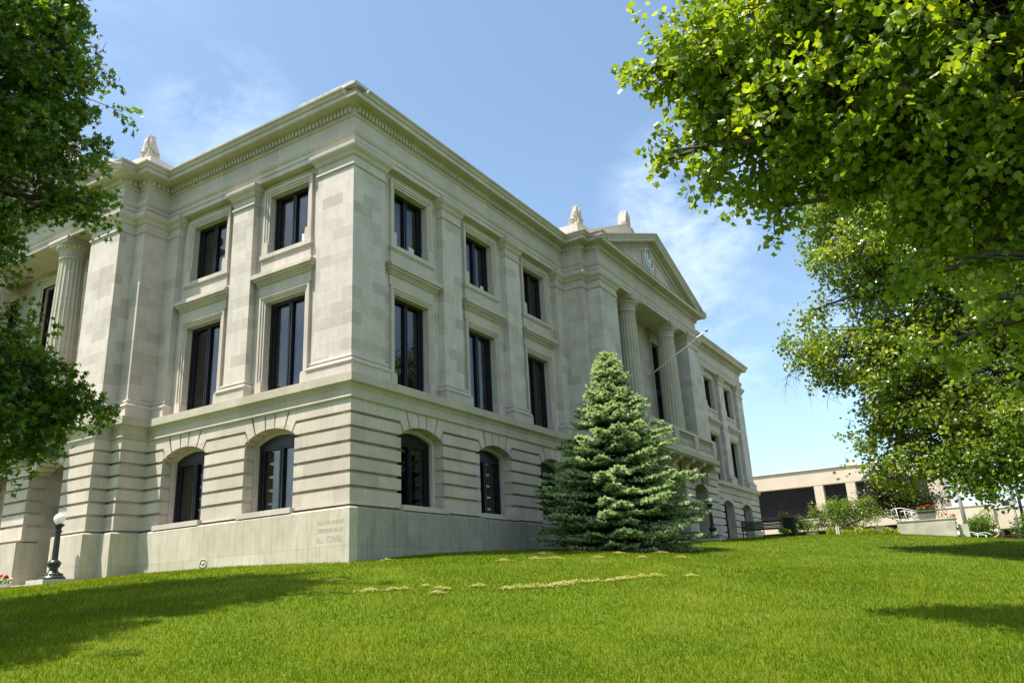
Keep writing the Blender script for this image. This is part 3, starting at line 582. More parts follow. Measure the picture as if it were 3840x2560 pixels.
# --- recessed porch walls with tall windows
def porch(F, s0, s1, c0, d):
    hs = [(c0-1.15, c0+1.15, .3, 7.75), (s0+.55, s0+2.1, .3, 7.75), (s1-2.1, s1-.55, .3, 7.75)]; m = MB(); wall(m, F, s0, s1, .0, 8.46, .10, hs); m.build('wall', M_['ashlar'], CH)
    MB().box(F, s0, s1, -.3, d, -.1, .052).build('porch_floor', T_, CH)
    for a, b, z0, z1 in hs:
        w = window(F, (a+b)/2, (b-a)/2, z0, z1, df=-.12, transom=4.55, curtain=(-.2, .2))
        sb = MB()
        for e0, e1, q in [(0, .12, .13), (.12, .26, .17)]: sb.box(F, a-e1, a-e0, .0, q, z0, z1+e1).box(F, b+e0, b+e1, .0, q, z0, z1+e1).box(F, a-e0, b+e0, .0, q, z1+e0, z1+e1)
        sb.box(F, a-.3, b+.3, .0, .2, z1+.28, z1+.40); sb.build('window_surround', T_, w)
porch(FR, 18.13, 28.99, XC, 1.7); porch(FL, 12.83, 23.33, YC, 1.64)
# --- pediments
def pediment(F, c0, s0, s1, df):
    sl = .375; zf = 10.225
    L0 = s0-.0; half = c0-s0
    # tympanum
    tw = MB().prism(F, [(s0+.2, zf), (s1-.2, zf), (c0, zf+sl*(half-.2))], -.1, df-.02); tw.build('tympanum', T_, CH)
    # raised frame around recessed side panels
    for sg in (-1, 1):
        pf = MB()
        x0, x1 = .95, 4.6; b0 = zf+.42
        def pt(x, z): return (c0+sg*x, z)
        top = lambda x: zf+sl*(half-x)-.62
        pf.prism(F, [pt(x0, b0), pt(x0+.06, b0), pt(x0+.06, top(x0+.06)), pt(x0, top(x0))], df-.03, df+.02)
        pf.prism(F, [pt(x0+.06, top(x0+.06)-.06), pt(x1, top(x1)-.06), pt(x1, top(x1)), pt(x0+.06, top(x0+.06))], df-.03, df+.02); pf.build('panel_frame', T_, CH)
    rk = MB(); rc = MB(); dt = MB()
    prof = [(0, -.62), (.03, -.60), (.08, -.52), (.08, -.28), (.13, -.27), (.20, -.21), (.52, -.20), (.54, -.16), (.54, -.02), (.585, .0), (.60, .05), (.63, .12), (.69, .17), (.70, .235), (-.6, .255)]
    for sg in (-1, 1):
        e = half+.70
        def line(p, h, x): return F(c0+sg*x, df+p, zf+sl*(half-x)+h)
        vs = []
        for p, h in prof: vs += [line(p, h, max(0, min(e, e))), line(p, h, 0)]
        k = len(prof)
        # lower end cut where the raking moulding meets the level cornice
        vs2 = []
        for i, (p, h) in enumerate(prof):
            x_end = min(half+max(p, 0), half+(h)/sl-0.0) if h < 0 else half+max(p, .5)
            vs2 += [line(p, h, x_end), line(p, h, 0)]
        fs = [(2*i, 2*i+1, 2*i+3, 2*i+2) for i in range(k-1)]+[tuple(2*i for i in range(k)), tuple(2*i+1 for i in range(k))[::-1]]
        rk.add(vs2, fs)
        x = .06
        while x < half-.9:
            z = zf+sl*(half-x); a, b = c0+sg*x, c0+sg*(x+.10); dz = -sl*.10
            dt.prism(F, [(a, z-.48), (b, z-.48+dz), (b, z-.30+dz), (a, z-.30)], df+.06, df+.19); x += .165
    rk.build('raking_cornice', T_, CH); dt.build('dentil_course', T_, CH)
    # low gable roof behind and gable parapet with acroteria
    MB().prism(F, [(s0-.4, zf+.1), (s1+.4, zf+.1), (c0, zf+sl*half+.18)], -.9, df-.3).build('gable_roof', M_['roofm'], CH)
    g = df-1.0; zt = lambda x: 14.20-.358*x
    pa = MB().prism(F, [(c0-half+.5, 10.3), (c0+half-.5, 10.3), (c0+half-.5, 11.25), (c0+.35, zt(.35)+.1), (c0-.35, zt(.35)+.1), (c0-half+.5, 11.25)], g-.5, g)
    for sg in (-1, 1):
        A = c0+sg*half; pa.prism(F, [(A-sg*1.55, 10.3), (A+sg*.05, 10.3), (A+sg*.05, 11.5), (A-sg*.3, 11.58), (A-sg*1.0, 11.72), (A-sg*1.55, 11.72)], g-2.6, g+.06)
    pa.build('gable_parapet', T_, CH)
    cpn = MB()
    for sg in (-1, 1): cpn.prism(F, [(c0+sg*.35, zt(.35)+.101), (c0+sg*(half-1.5), 11.62), (c0+sg*(half-1.5), 11.72), (c0+sg*.35, zt(.35)+.2)], g-.55, g+.05)
    cpn.build('parapet_coping', T_, CH)
    def acro(sx, dx, z, corner):
        ac = MB(); n = 14; h = 1.02; w = .36
        out_ = [(-.30, 0), (-.37, .10), (-.40, .22), (-.35, .36), (-.33, .52), (-.27, .72), (-.17, .90), (-.05, 1.0), (0, 1.02)]
        out_ = [(a, b*1.0) for a, b in out_]; full = out_+[(-a, b) for a, b in out_[-2::-1]]
        sgn = 1 if sx < c0 else -1
        def G1(a, b, c): return F(sx+a, dx+b, z+c)
        if corner:               # two half palmettes meeting at the corner edge
            hp = [(0, 0), (.50, 0), (.56, .08), (.57, .20), (.50, .32), (.47, .46), (.41, .62), (.31, .78), (.17, .92), (.07, .99), (0, 1.01)]
            def G1(a, b, c): return F(sx+sgn*a, dx+b, z+c)
            def G2(a, b, c): return F(sx-sgn*b, dx-a, z+c)
            ac.prism(G1, hp, -.30, 0); ac.prism(G2, [(a, b) for a, b in hp if a > 0][0:0]+[(.301, 0)]+hp[1:8]+[(.301, .79)], -.30, 0)
            for G in (G1, G2):
                for i in range(6):
                    a = .06+i*.27; L_ = .55-.035*i*i*.45
                    ac.tube([G(.05, .01, .40), G(.05+math.sin(a)*L_*.5, .05, .40+math.cos(a)*L_*.5), G(min(.48, .03+math.sin(a)*L_), .02, .40+math.cos(a)*L_)], [.02, .055, .02], 6)
                ac.tube([G(.38+.14*math.cos(q)*(1-q/9), .03, .20+.14*math.sin(q)*(1-q/9)) for q in np.linspace(0, 7.5, 16)], .035, 6); ac.tube([G(.17+.10*math.cos(q)*(1-q/9), .03, .25+.10*math.sin(q)*(1-q/9)) for q in np.linspace(0, 7, 14)], .03, 6)
        else:
            ac.prism(G1, full, -.16, .16)
            for i in range(-4, 5):   # palmette leaves
                a = i*.30; L_ = .50-.022*i*i*.6
                ac.tube([G1(0, .17, .38), G1(math.sin(a)*L_*.5, .20, .38+math.cos(a)*L_*.5), G1(math.sin(a)*L_*.95, .18, .38+math.cos(a)*L_*.95)], [.02, .05, .03], 6)
            for sg in (-1, 1): ac.tube([G1(sg*(.20+.10*math.cos(q)*(1-q/9)), .17, .17+.10*math.sin(q)*(1-q/9)) for q in np.linspace(0, 7, 14)], .03, 6)
        if not corner:           # barrel scroll behind the apex ornament
            for i in range(5): ac.prism(lambda a, b, c: F(sx+b, dx+a, z+c), [(.1-.5+.04, 0), (.14, 0), (.16, .5), (.05, .9), (-.12, .98), (-.3, .8), (-.4, .4)], -.30+i*.13, -.30+i*.13+.08)
        return ac.build('acroterion', T_, CH)
    acro(s0+.30, g-.02, 11.70, True); acro(s1-.30, g-.02, 11.70, True); acro(c0, g-.2, zt(.0)+.08, False)
pediment(FR, XC, 16.1, 31.02, 1.76); pediment(FL, YC, 10.87, 25.29, 1.70)
# --- clocks
def clock(F, c0, df, zc):
    r = .60
    def ring(mb, r0, r1, d0, d1, n=40):
        vs = []; fs = []
        for i in range(n):
            a = 2*math.pi*i/n
            for rr, d in ((r0, d0), (r0, d1), (r1, d1), (r1, d0)): vs.append(F(c0+rr*math.cos(a), d, zc+rr*math.sin(a)))
        for i in range(n):
            j = (i+1) % n
            for k in range(4): fs.append((i*4+k, j*4+k, j*4+(k+1) % 4, i*4+(k+1) % 4))
        mb.add(vs, fs)
    b = MB().prism(F, [(c0+r*math.cos(2*math.pi*i/40), zc+r*math.sin(2*math.pi*i/40)) for i in range(40)], df-.03, df+.04)
    ck = b.build('clock', M_['clockwhite'], CH); q = MB(); ring(q, r+.004, r+.085, df-.03, df+.07); q.build('clock_rim', M_['white'], ck); q = MB(); ring(q, r-.06, r-.01, df+.04, df+.046); ring(q, .34, .36, df+.04, df+.046); q.build('clock_track', M_['clockblack'], ck)
    for i, t in enumerate(['XII', 'I', 'II', 'III', 'IIII', 'V', 'VI', 'VII', 'VIII', 'IX', 'X', 'XI']):
        a = R(90-30*i); rr = .375; th = R(-30*i); sgn = 1 if F is FR else -1
        text(t, .235, F, c0+sgn*rr*math.cos(a), df+.045, zc+rr*math.sin(a), M_['clockblack'], 'numeral', ck, rot=th, sx=.62, ext=.003, align='CENTER')
    for a, L_, w in ((R(62), .28, .04), (R(88), .44, .028)):
        u = (math.cos(a), math.sin(a)); v = (-u[1], u[0])
        MB().prism(F, [(c0-u[0]*.08-v[0]*w, zc-u[1]*.08-v[1]*w), (c0+u[0]*L_*.75-v[0]*w, zc+u[1]*L_*.75-v[1]*w), (c0+u[0]*L_, zc+u[1]*L_), (c0+u[0]*L_*.75+v[0]*w, zc+u[1]*L_*.75+v[1]*w), (c0-u[0]*.08+v[0]*w, zc-u[1]*.08+v[1]*w)], df+.05, df+.06).build('clock_hand', M_['clockblack'], ck)
clock(FR, XC, 1.76, 11.78)
# --- balconies
def balcony(F, s0, s1, df):
    sl = MB().box(F, s0, s1, df-.3, df+1.0, -.18, .10).box(F, s0+.08, s1-.08, df-.3, df+.9, -.26, -.182).build('balcony', M_['belt'], CH)
    ra = MB().box(F, s0+.12, s1-.12, df+.60, df+.90, .101, .32).box(F, s0+.10, s1-.10, df+.57, df+.93, 1.06, 1.22)
    ra.build('balustrade_rail', T_, sl); n = 7; st = (s1-s0-.9)/3
    for i in range(4):
        c = s0+.45+i*st; MB().box(F, c-.32, c+.32, df+.56, df+.94, .321, 1.058).box(F, c-.22, c+.22, df+.93, df+.96, .46, .92).build('balustrade_pedestal', T_, sl)
    bl = []
    for i in range(3):
        a = s0+.45+i*st+.34; b = s0+.45+(i+1)*st-.34; k = int((b-a)/.27)
        for j in range(k): bl.append(a+(b-a)*(j+.5)/k)
    for c in bl:
        x, y, _ = F(c, df+.75, 0); MB().lathe([(.085, .322), (.085, .38), (.045, .42), (.09, .55), (.095, .62), (.05, .80), (.045, .92), (.08, .96), (.085, 1.06)], (x, y, 0), 10).build('baluster', T_, sl, True)
    for c in [s0+.5, s0+2.35, s0+4.2, s1-4.2, s1-2.35, s1-.5]:
        br = MB().prism(lambda a, b, z: F(c+b, a, z), [(df+.1, -.262), (df+.85, -.262), (df+.80, -.42), (df+.55, -.50), (df+.40, -.62), (df+.36, -1.15), (df+.30, -1.22), (df+.1, -1.22)], -.20, .20)
        for q in (-.12, 0, .12): br.box(F, c+q-.03, c+q+.03, df+.3, df+.395, -1.10, -.66)
        for q in (-.12, -.04, .04, .12): br.box(F, c+q-.02, c+q+.02, df+.2, df+.32, -1.28, -1.222)
        br.build('bracket', T_, sl)
balcony(FR, XC-5.6, XC+5.6-2.2+.0, 1.95) if 0 else balcony(FR, XC-5.2, XC+5.2-2.0+2.0, 1.95)
balcony(FL, YC-5.3, YC+5.3, 1.88)
# --- slanting flagpole on the porch
fp = MB().tube([FR(XC, 1.0, 4.62), FR(XC, 4.55, 6.55)], [.05, .03], 8).build('flagpole', M_['white'], CH, True)
MB().ell(FR(XC, 4.70, 6.63), (.09, .09, .09), 8, 10).build('finial', M_['steel'], fp, True)
MB().tube([FR(XC, 4.0, 6.25), FR(XC, 4.5, 6.52)], .055, 8).build('furled_flag', M_['white'], fp, True)
for s in (0.35, 1.6, 3.1):
    pass
#PART2
def at(az, D): a = R(az); return (CAM[0]+D*math.sin(a), CAM[1]+D*math.cos(a))
# ------------------------------------------------------------------ foliage tools
HALF_TULIP = [(0, 0), (.30, .04), (.50, .34), (.33, .55), (.40, .93), (0, .80)]
HALF_MAPLE = [(0, 0), (.34, -.06), (.20, .22), (.55, .46), (.19, .58), (0, 1.02)]
HALF_OVAL = [(0, 0), (.20, .15), (.27, .42), (.20, .72), (.08, .95), (0, 1.0)]
def leaves(name, pos, size, half, m, parent, up=.8, tone=None, droop=.25, fold=.22, outw=None, jit=.3):
    n = len(pos); pos = np.asarray(pos)
    nr = rng.normal(0, 1, (n, 3))*.62; nr[:, 2] += up; 
    nr /= np.linalg.norm(nr, axis=1)[:, None]
    d = rng.normal(0, 1, (n, 3)); d[:, 2] -= droop
    if outw is not None: d += outw*1.0
    d -= (d*nr).sum(1)[:, None]*nr; d /= np.linalg.norm(d, axis=1)[:, None]+1e-9
    x = np.cross(d, nr); s = size*(1+jit*rng.uniform(-1, 1, n))[:, None]
    co = []
    for sg in (1, -1):
        for a, b in (half if sg > 0 else [half[0]]+half[1:]):
            curl = -.12*b*b
            co.append(pos+s*(x*(a*sg)+d*b+nr*(abs(a)*fold+curl)))
    co = np.stack(co, 1).reshape(-1, 3); k = len(half)
    i = (np.arange(n)*2*k)[:, None]
    f1 = i+np.arange(k)[None]; f2 = i+k+np.arange(k)[None][:, ::-1]
    f = np.concatenate([f1[:, None], f2[:, None]], 1).reshape(-1, k)
    t = rng.uniform(.1, .9, n) if tone is None else tone
    return npmesh(name, co, f, m, np.repeat(t, 2), parent)
def P3(az, el, D): a = R(az); return np.array([CAM[0]+D*math.sin(a), CAM[1]+D*math.cos(a), CAM[2]+D*math.tan(R(el))])
def crown_points(lobes, clusters_per_m2, twigs, lpt, crad=.55, spread=.16, shell=.55, flat=.8):
    """leaf positions: lobes -> clusters -> twigs -> leaves; returns leaf points, outward dirs, cluster centres"""
    pts = []; outs = []; cents = []; twg = []
    for c, r in lobes:
        nC = max(5, int(clusters_per_m2*12.6*r*r)); c = np.array(c)
        v = rng.normal(0, 1, (nC, 3)); v /= np.linalg.norm(v, axis=1)[:, None]; q = rng.uniform(shell**3, 1, nC)**(1/3)
        q *= 1+.22*rng.normal(0, 1, nC)*(rng.random(nC) < .5)
        cc = c+v*(r*q)[:, None]*np.array([1, 1, flat])
        for k in range(nC):
            o = v[k]; nT = max(1, int(twigs*rng.uniform(.5, 1.4)*min(1, (r/1.2)**.5)))
            R_ = crad*rng.uniform(.5, 1.25)*min(1, .45+r)
            for _ in range(nT):
                a = cc[k]+rng.normal(0, .45, 3)*R_*np.array([1, 1, .7]); dr = o*.6+rng.normal(0, .7, 3); dr[2] -= .15; dr /= np.linalg.norm(dr)
                L_ = R_*rng.uniform(.5, 1.0); t = rng.uniform(0, 1, lpt)
                p = a+dr*(t*L_)[:, None]+rng.normal(0, spread, (lpt, 3))*.55
                p[:, 2] -= (t*L_)**2*.25
                pts.append(p); outs.append(np.tile(dr, (lpt, 1))); twg.append((a, a+dr*L_))
            cents.append(cc[k])
    return np.concatenate(pts), np.concatenate(outs), cents, twg
def tubes(name, segs, m, parent, seg=5):
    """many thin branches in one numpy mesh: segs = [(p0,p1,r0,r1)]"""
    n = len(segs); p0 = np.array([s[0] for s in segs]); p1 = np.array([s[1] for s in segs]); r0 = np.array([s[2] for s in segs]); r1 = np.array([s[3] for s in segs])
    t = p1-p0; t /= np.linalg.norm(t, axis=1)[:, None]+1e-9; ref = np.where(np.abs(t[:, 2:3]) < .9, np.array([[0, 0, 1.]]), np.array([[1., 0, 0]])); a = np.cross(t, ref); a /= np.linalg.norm(a, axis=1)[:, None]; b = np.cross(t, a)
    co = []
    for P, r in ((p0, r0), (p1, r1)):
        for k in range(seg): q = 2*math.pi*k/seg; co.append(P+(a*math.cos(q)+b*math.sin(q))*r[:, None])
    co = np.stack(co, 1).reshape(-1, 3); i = (np.arange(n)*2*seg)[:, None]; f = []
    for k in range(seg): j = (k+1) % seg; f.append(i+np.array([[k, j, seg+j, seg+k]]))
    o = npmesh(name, co, np.stack(f, 1).reshape(-1, 4), m, None, parent)
    for p in o.data.polygons: p.use_smooth = True
    return o
def curve_pts(a, b, sag, n=6, wob=.12):
    a = np.array(a, float); b = np.array(b, float); L_ = np.linalg.norm(b-a); P = []
    for i in range(n+1):
        t = i/n; p = a+(b-a)*t; p[2] += sag*L_*math.sin(math.pi*t); 
        if 0 < i < n: p += rng.normal(0, wob*L_/n, 3)
        P.append(p)
    return P
def limb(segs, a, b, r0, r1, sag=.08, n=7):
    P = curve_pts(a, b, sag, n)
    for i in range(n): segs.append((P[i], P[i+1], r0+(r1-r0)*i/n, r0+(r1-r0)*(i+1)/n))
    return P
def tree(name, label, cat, base, top, r, lobes, m, half, size, cpm, twigs, lpt, group=None, crad=.55, up=.8, droop=.25, tone=None, keep=None, spread=.16, twig_r=.006, shell=.55, bark='bark'):
    g = (base[0], base[1], GZ(*base)-.05); rt_ = root(name, label, cat, g, group); base3 = np.array(g); top = np.array(top)
    pts, outs, cents, twg = crown_points(lobes, cpm, twigs, lpt, crad, spread, shell)
    if keep is not None: k = keep(pts); pts, outs = pts[k], outs[k]
    k = pts[:, 2] > base3[2]+.15; pts, outs = pts[k], outs[k]
    leaves('crown', pts, size, half, m, rt_, up=up, droop=droop, outw=outs*.8)
    segs = []; T = limb(segs, base3, top, r, r*.45, 0, 8); segs.append((base3-np.array([0, 0, .3]), base3+np.array([0, 0, .25]), r*1.5, r*1.02))
    tubes('trunk', segs, M_[bark], rt_, 10); segs = []
    for c, lr in lobes:
        c = np.array(c); j = min(range(len(T)), key=lambda i: abs(np.linalg.norm(T[i]-c)*.6+abs(T[i][2]-(c[2]-1.2))) if i > 2 else 99)
        P = limb(segs, T[j], c, r*.34, .035, .05, 8)
        near = [q for q in cents if np.linalg.norm(q-c) < lr*1.3]
        for q in near[::2]:
            s = P[int(rng.integers(3, len(P)))]; limb(segs, s, q, .026*min(1, r*4), .008, .04, 4)
    for a, b in twg[::3]: segs.append((a-(b-a)*.3, b, twig_r, twig_r*.5))
    tubes('branch', segs, M_[bark], rt_, 5); return rt_
# ------------------------------------------------------------------ trees
lm = [(21.6, 36, 20, 1.7), (24.2, 34.2, 20, .95), (24.3, 29.5, 20, 1.3), (27.4, 28.6, 20, .62), (29.5, 26.2, 20, .48), (27.6, 32.6, 20, .38), (25.3, 26.0, 20, .95), (28.3, 25.2, 20, .42), (21, 30.5, 20.5, 2.1), (21.8, 25, 20, 1.3),
      (22.6, 22.0, 20, .7), (24.6, 16.6, 20, .85), (25.8, 14.0, 20, 1.15), (28.3, 13.4, 20, .75), (30.2, 12.6, 20, .42), (27.2, 11.6, 20, .8), (24.8, 11.2, 20, 1.2), (20.6, 16, 20, 1.7), (17.5, 22, 20, 2.2), (17, 32, 20, 3.6), (19, 12, 20, 2.0), (19.5, 40.5, 20.5, 1.6), (14, 41, 21, 3.4), (12.5, 19, 14.5, 2.1), (8, 27, 16, 2.6), (14, 27, 17, 2.2)]
lobes = [(P3(a, e, D), r) for a, e, D, r in lm]
tree('maple_tree', 'tall dark green maple at the left with branches hanging before the column', 'tree', (-15.2, 2.6), P3(13, 40, 20), .32, lobes, M_['maple'], HALF_MAPLE, .14, 1.45, 8, 11, crad=.46, up=.45, spread=.15)
ln = [(77.2, 34.0, 12, .95), (75.3, 32.4, 12.3, .62), (75.2, 29.6, 12.3, .52), (78.6, 28.8, 12.4, 1.05), (79.5, 34.5, 12, 1.35), (80.6, 40, 12.3, 1.0), (83.5, 30.5, 12, 1.5), (80.3, 24.9, 12.6, .52), (84, 36, 12, 1.7), (87.5, 42, 12, 1.5), (89, 31, 12, 1.9), (86, 26.2, 12.5, .9),
      (95, 36, 12, 2.6), (96, 26, 12.5, 2.1), (92, 22.5, 12.5, 1.1), (70.6, 35.4, 12, .20), (71.8, 29.4, 12, .24), (72.4, 34.8, 12, .26), (73.9, 34.6, 12, .3), (103, 30, 12, 3), (98, 44, 12, 2.2), (85, 49, 10, 1.2), (89.0, 14.0, 12, .34), (91.6, 16.2, 12, .4), (93.0, 11.8, 12, .34), (95.5, 14, 12.5, .6), (88.0, 18.6, 12.2, .3), (94, 19.5, 12.5, .7)]
lobes = [(P3(a, e, D), r) for a, e, D, r in ln]
tree('tulip_tree', 'near tulip tree at upper right with large glossy leaves and a long reaching limb', 'tree', (-6.2, -20.3), P3(104, 42, 12.3), .30, lobes, M_['tulip'], HALF_TULIP, .108, 1.75, 7, 11, crad=.38, up=.32, spread=.17)
lf = [(80.2, 15.4, 31, .85), (82.6, 14.2, 31, 1.25), (81.2, 17.6, 31, .5), (84.6, 20.4, 31, 1.9), (83.8, 24, 31.5, 1.4), (87.5, 26, 32, 3.2), (86.0, 13.4, 31, 2.1), (90, 18, 32, 3.6), (91.5, 10.5, 31, 2.7), (87.2, 9.2, 31, 2.0), (84.6, 10.6, 31, 1.0), (84.0, 7.9, 31, .8), (84.2, 5.9, 31, .6), (87.4, 6.4, 30, .9), (90.2, 6.4, 29.5, 1.3), (93.2, 7.0, 29, 1.8), (94, 24, 31, 4.2), (98, 15, 31, 4.6), (94, 34, 33, 4.5)]
lobes = [(P3(a, e, D), r) for a, e, D, r in lf]
tree('tulip_tree', 'farther tulip tree on the right with small pale yellow-green leaves and bare drooping twigs', 'tree', (13.5, -21.5), P3(98, 24, 32), .38, lobes, M_['tulip2'], HALF_TULIP, .115, 2.0, 8, 10, crad=.58, up=.36, spread=.22)
# dead hanging twigs of the farther tulip tree
tr2 = [o for o in bpy.data.objects if o.name == 'tulip_tree.001'][0]; sg = []
for (a, e) in [(79.3, 14.3), (80.6, 13.6), (81.8, 12.9), (81.2, 14.0), (79.9, 14.6)]:
    p = P3(a+1.2, e+1.0, 31); q = P3(a-.7, e-1.3, 31); P = limb(sg, p, q, .022, .007, .10, 7)
    for s in P[2:]:
        for _ in range(4): v = rng.normal(0, .22, 3); v[2] = -abs(v[2])-.15; limb(sg, s, s+v*1.3, .006, .003, .05, 3)
tubes('dead_branch', sg, M_['bark'], tr2, 4)
c = at(97.5, 50)
tree('linden_tree', 'broad green tree beyond the farther tulip tree at the right edge', 'tree', c, (c[0], c[1], GZ(*c)+8), .3, [(P3(a, e, D), r) for a, e, D, r in [(97, 8.5, 50, 3.6), (93.5, 7.6, 49, 1.9), (91.6, 6.6, 48.5, 1.2), (101, 9, 50, 4), (96, 14, 50, 4.2), (100, 17, 51, 4.5), (95.5, 19, 50, 2.8)]], M_['bushleaf'], HALF_OVAL, .20, 1.3, 7, 8, crad=.8, spread=.3)
def bush(name, label, cat, c, rx, rz, m, half, size, n, group=None, stem=.03, lift=.15, up=.8, flat=1, nl=7):
    g = GZ(c[0], c[1]); rt_ = root(name, label, cat, (c[0], c[1], g-.02), group); pts = []
    for i in range(nl):
        a = rng.uniform(0, 6.28); q = rng.uniform(.1, .62); l = np.array([c[0]+rx*q*math.cos(a), c[1]+rx*q*math.sin(a), g+lift+rz*rng.uniform(.25, .8)]); r = rng.uniform(.35, .55)
        v = rng.normal(0, 1, (n//nl, 3)); v /= np.linalg.norm(v, axis=1)[:, None]; v *= rng.uniform(.35, 1, (n//nl, 1))**.5*(1+.12*rng.normal(0, 1, (n//nl, 1))); pts.append(l+v*np.array([rx*r, rx*r, rz*r*.75]))
    pts = np.concatenate(pts); pts = pts[pts[:, 2] > g+.03]; leaves('foliage', pts, size, half, m, rt_, up=up)
    sg = []
    for i in range(9):
        a = rng.uniform(0, 6.28); limb(sg, (c[0]+rx*.08*math.cos(a), c[1]+rx*.08*math.sin(a), g-.05), (c[0]+rx*.6*math.cos(a), c[1]+rx*.6*math.sin(a), g+lift+rz*rng.uniform(.3, .75)), stem, stem*.3, .05, 4)
    tubes('stem', sg, M_['bark'], rt_, 5); return rt_
# dark crab apple, wide low light-green tree, shrubs
c = at(84.1, 59); g = GZ(*c)
tree('crab_apple_tree', 'small dark bronze-leaved tree behind the concrete wall', 'tree', c, (c[0], c[1], g+2.2), .10, [((c[0]+dx, c[1]+dy, g+dz), r) for dx, dy, dz, r in [(0, 0, 2.6, 1.3), (0, 1.3, 2.9, 1.0), (0, -1.3, 2.5, 1.1), (0, .4, 3.8, 1.0), (0, -2.2, 2.2, .7), (.3, 1.9, 2.2, .6), (0, -.6, 3.5, .9)]], M_['darkleaf'], HALF_OVAL, .13, 3.6, 6, 8, crad=.42, spread=.25)
c = at(80.6, 56); g = GZ(*c)
lobes = [((c[0]+dx, c[1]+dy, g+dz), r) for dx, dy, dz, r in [(0, 0, 1.75, .75), (0, 1.0, 1.6, .55), (0, 1.7, 1.75, .35), (0, -.9, 1.75, .5), (0, -1.6, 1.9, .45), (0, .3, 1.0, .75), (0, 1.6, .9, .55), (0, 2.4, .75, .35), (0, -1.3, .95, .65), (0, -2.3, 1.2, .35), (0, -.4, .6, .6)]]
tree('locust_sapling', 'low wide feathery light green tree on the crest before the beige building', 'tree', c, (c[0], c[1], g+1.3), .06, lobes, M_['limeleaf'], HALF_OVAL, .10, 7, 5, 9, crad=.30, spread=.2, twig_r=.004)
bush('shrub', 'rounded leafy green shrub right of the concrete wall', 'shrub', at(88.05, 60), 1.05, 1.6, M_['bushleaf'], HALF_OVAL, .11, 9000, nl=11)
bush('shrub', 'taller pale green shrub behind the rounded one, under the grey pole', 'shrub', at(88.75, 70), .95, 3.1, M_['limeleaf'], HALF_OVAL, .13, 2600)
bush('shrub', 'dark green shrub at the right edge beyond the walking person', 'shrub', at(91.1, 60), 1.2, 1.9, M_['bushleaf'], HALF_OVAL, .13, 2600)
bush('shrub', 'low bushy green plant beside the right end of the bench', 'plant', at(78.35, 49.5), .45, .85, M_['bushleaf'], HALF_OVAL, .10, 500, stem=.012)
bush('shrub', 'small yellow-green plant in front of the bench legs', 'plant', at(76.9, 46), .42, .36, M_['limeleaf'], HALF_OVAL, .09, 360, stem=.01)
fp_ = bush('flowering_plant', 'tall plant with pink flower spikes behind the bench back', 'plant', at(77.05, 49), .42, 1.15, M_['bushleaf'], HALF_OVAL, .09, 420, stem=.012)
m_ = MB(); b_ = at(77.05, 49); g = GZ(*b_)
for i in range(8): x, y, z = b_[0]+rng.normal(0, .2), b_[1]+rng.normal(0, .2), g+1.12+rng.uniform(-.08, .14); m_.ell((x, y, z), (.04, .04, .11), 5, 7)
m_.build('flower', M_['pinkish'], fp_)
fp_ = bush('flowering_plant', 'smaller pink-flowered plant at the top right corner of the bench', 'plant', at(77.9, 49.5), .36, .95, M_['bushleaf'], HALF_OVAL, .09, 320, stem=.012)
m_ = MB(); b_ = at(77.9, 49.5); g = GZ(*b_)
for i in range(5): x, y, z = b_[0]+rng.normal(0, .18), b_[1]+rng.normal(0, .18), g+.98+rng.uniform(-.06, .1); m_.ell((x, y, z), (.035, .035, .09), 5, 7)
m_.build('flower', M_['pinkish'], fp_)
# golden ground cover band along the crest
pp = []
for i in range(5200):
    t = rng.uniform(0, 1); a = 79.6+4.2*t; D = 52+rng.uniform(-1.6, 1.6); x, y = at(a, D); pp.append((x, y, GZ(x, y)+rng.uniform(0, .40)*(.6+.4*math.sin(t*23)*math.sin(t*9+1))))
o = leaves('ground_cover', np.array(pp), .11, HALF_OVAL, M_['goldleaf'], None, up=.4); o['kind'] = 'stuff'; o['label'] = 'golden green ground cover along the crest of the lawn'; o['category'] = 'ground cover'
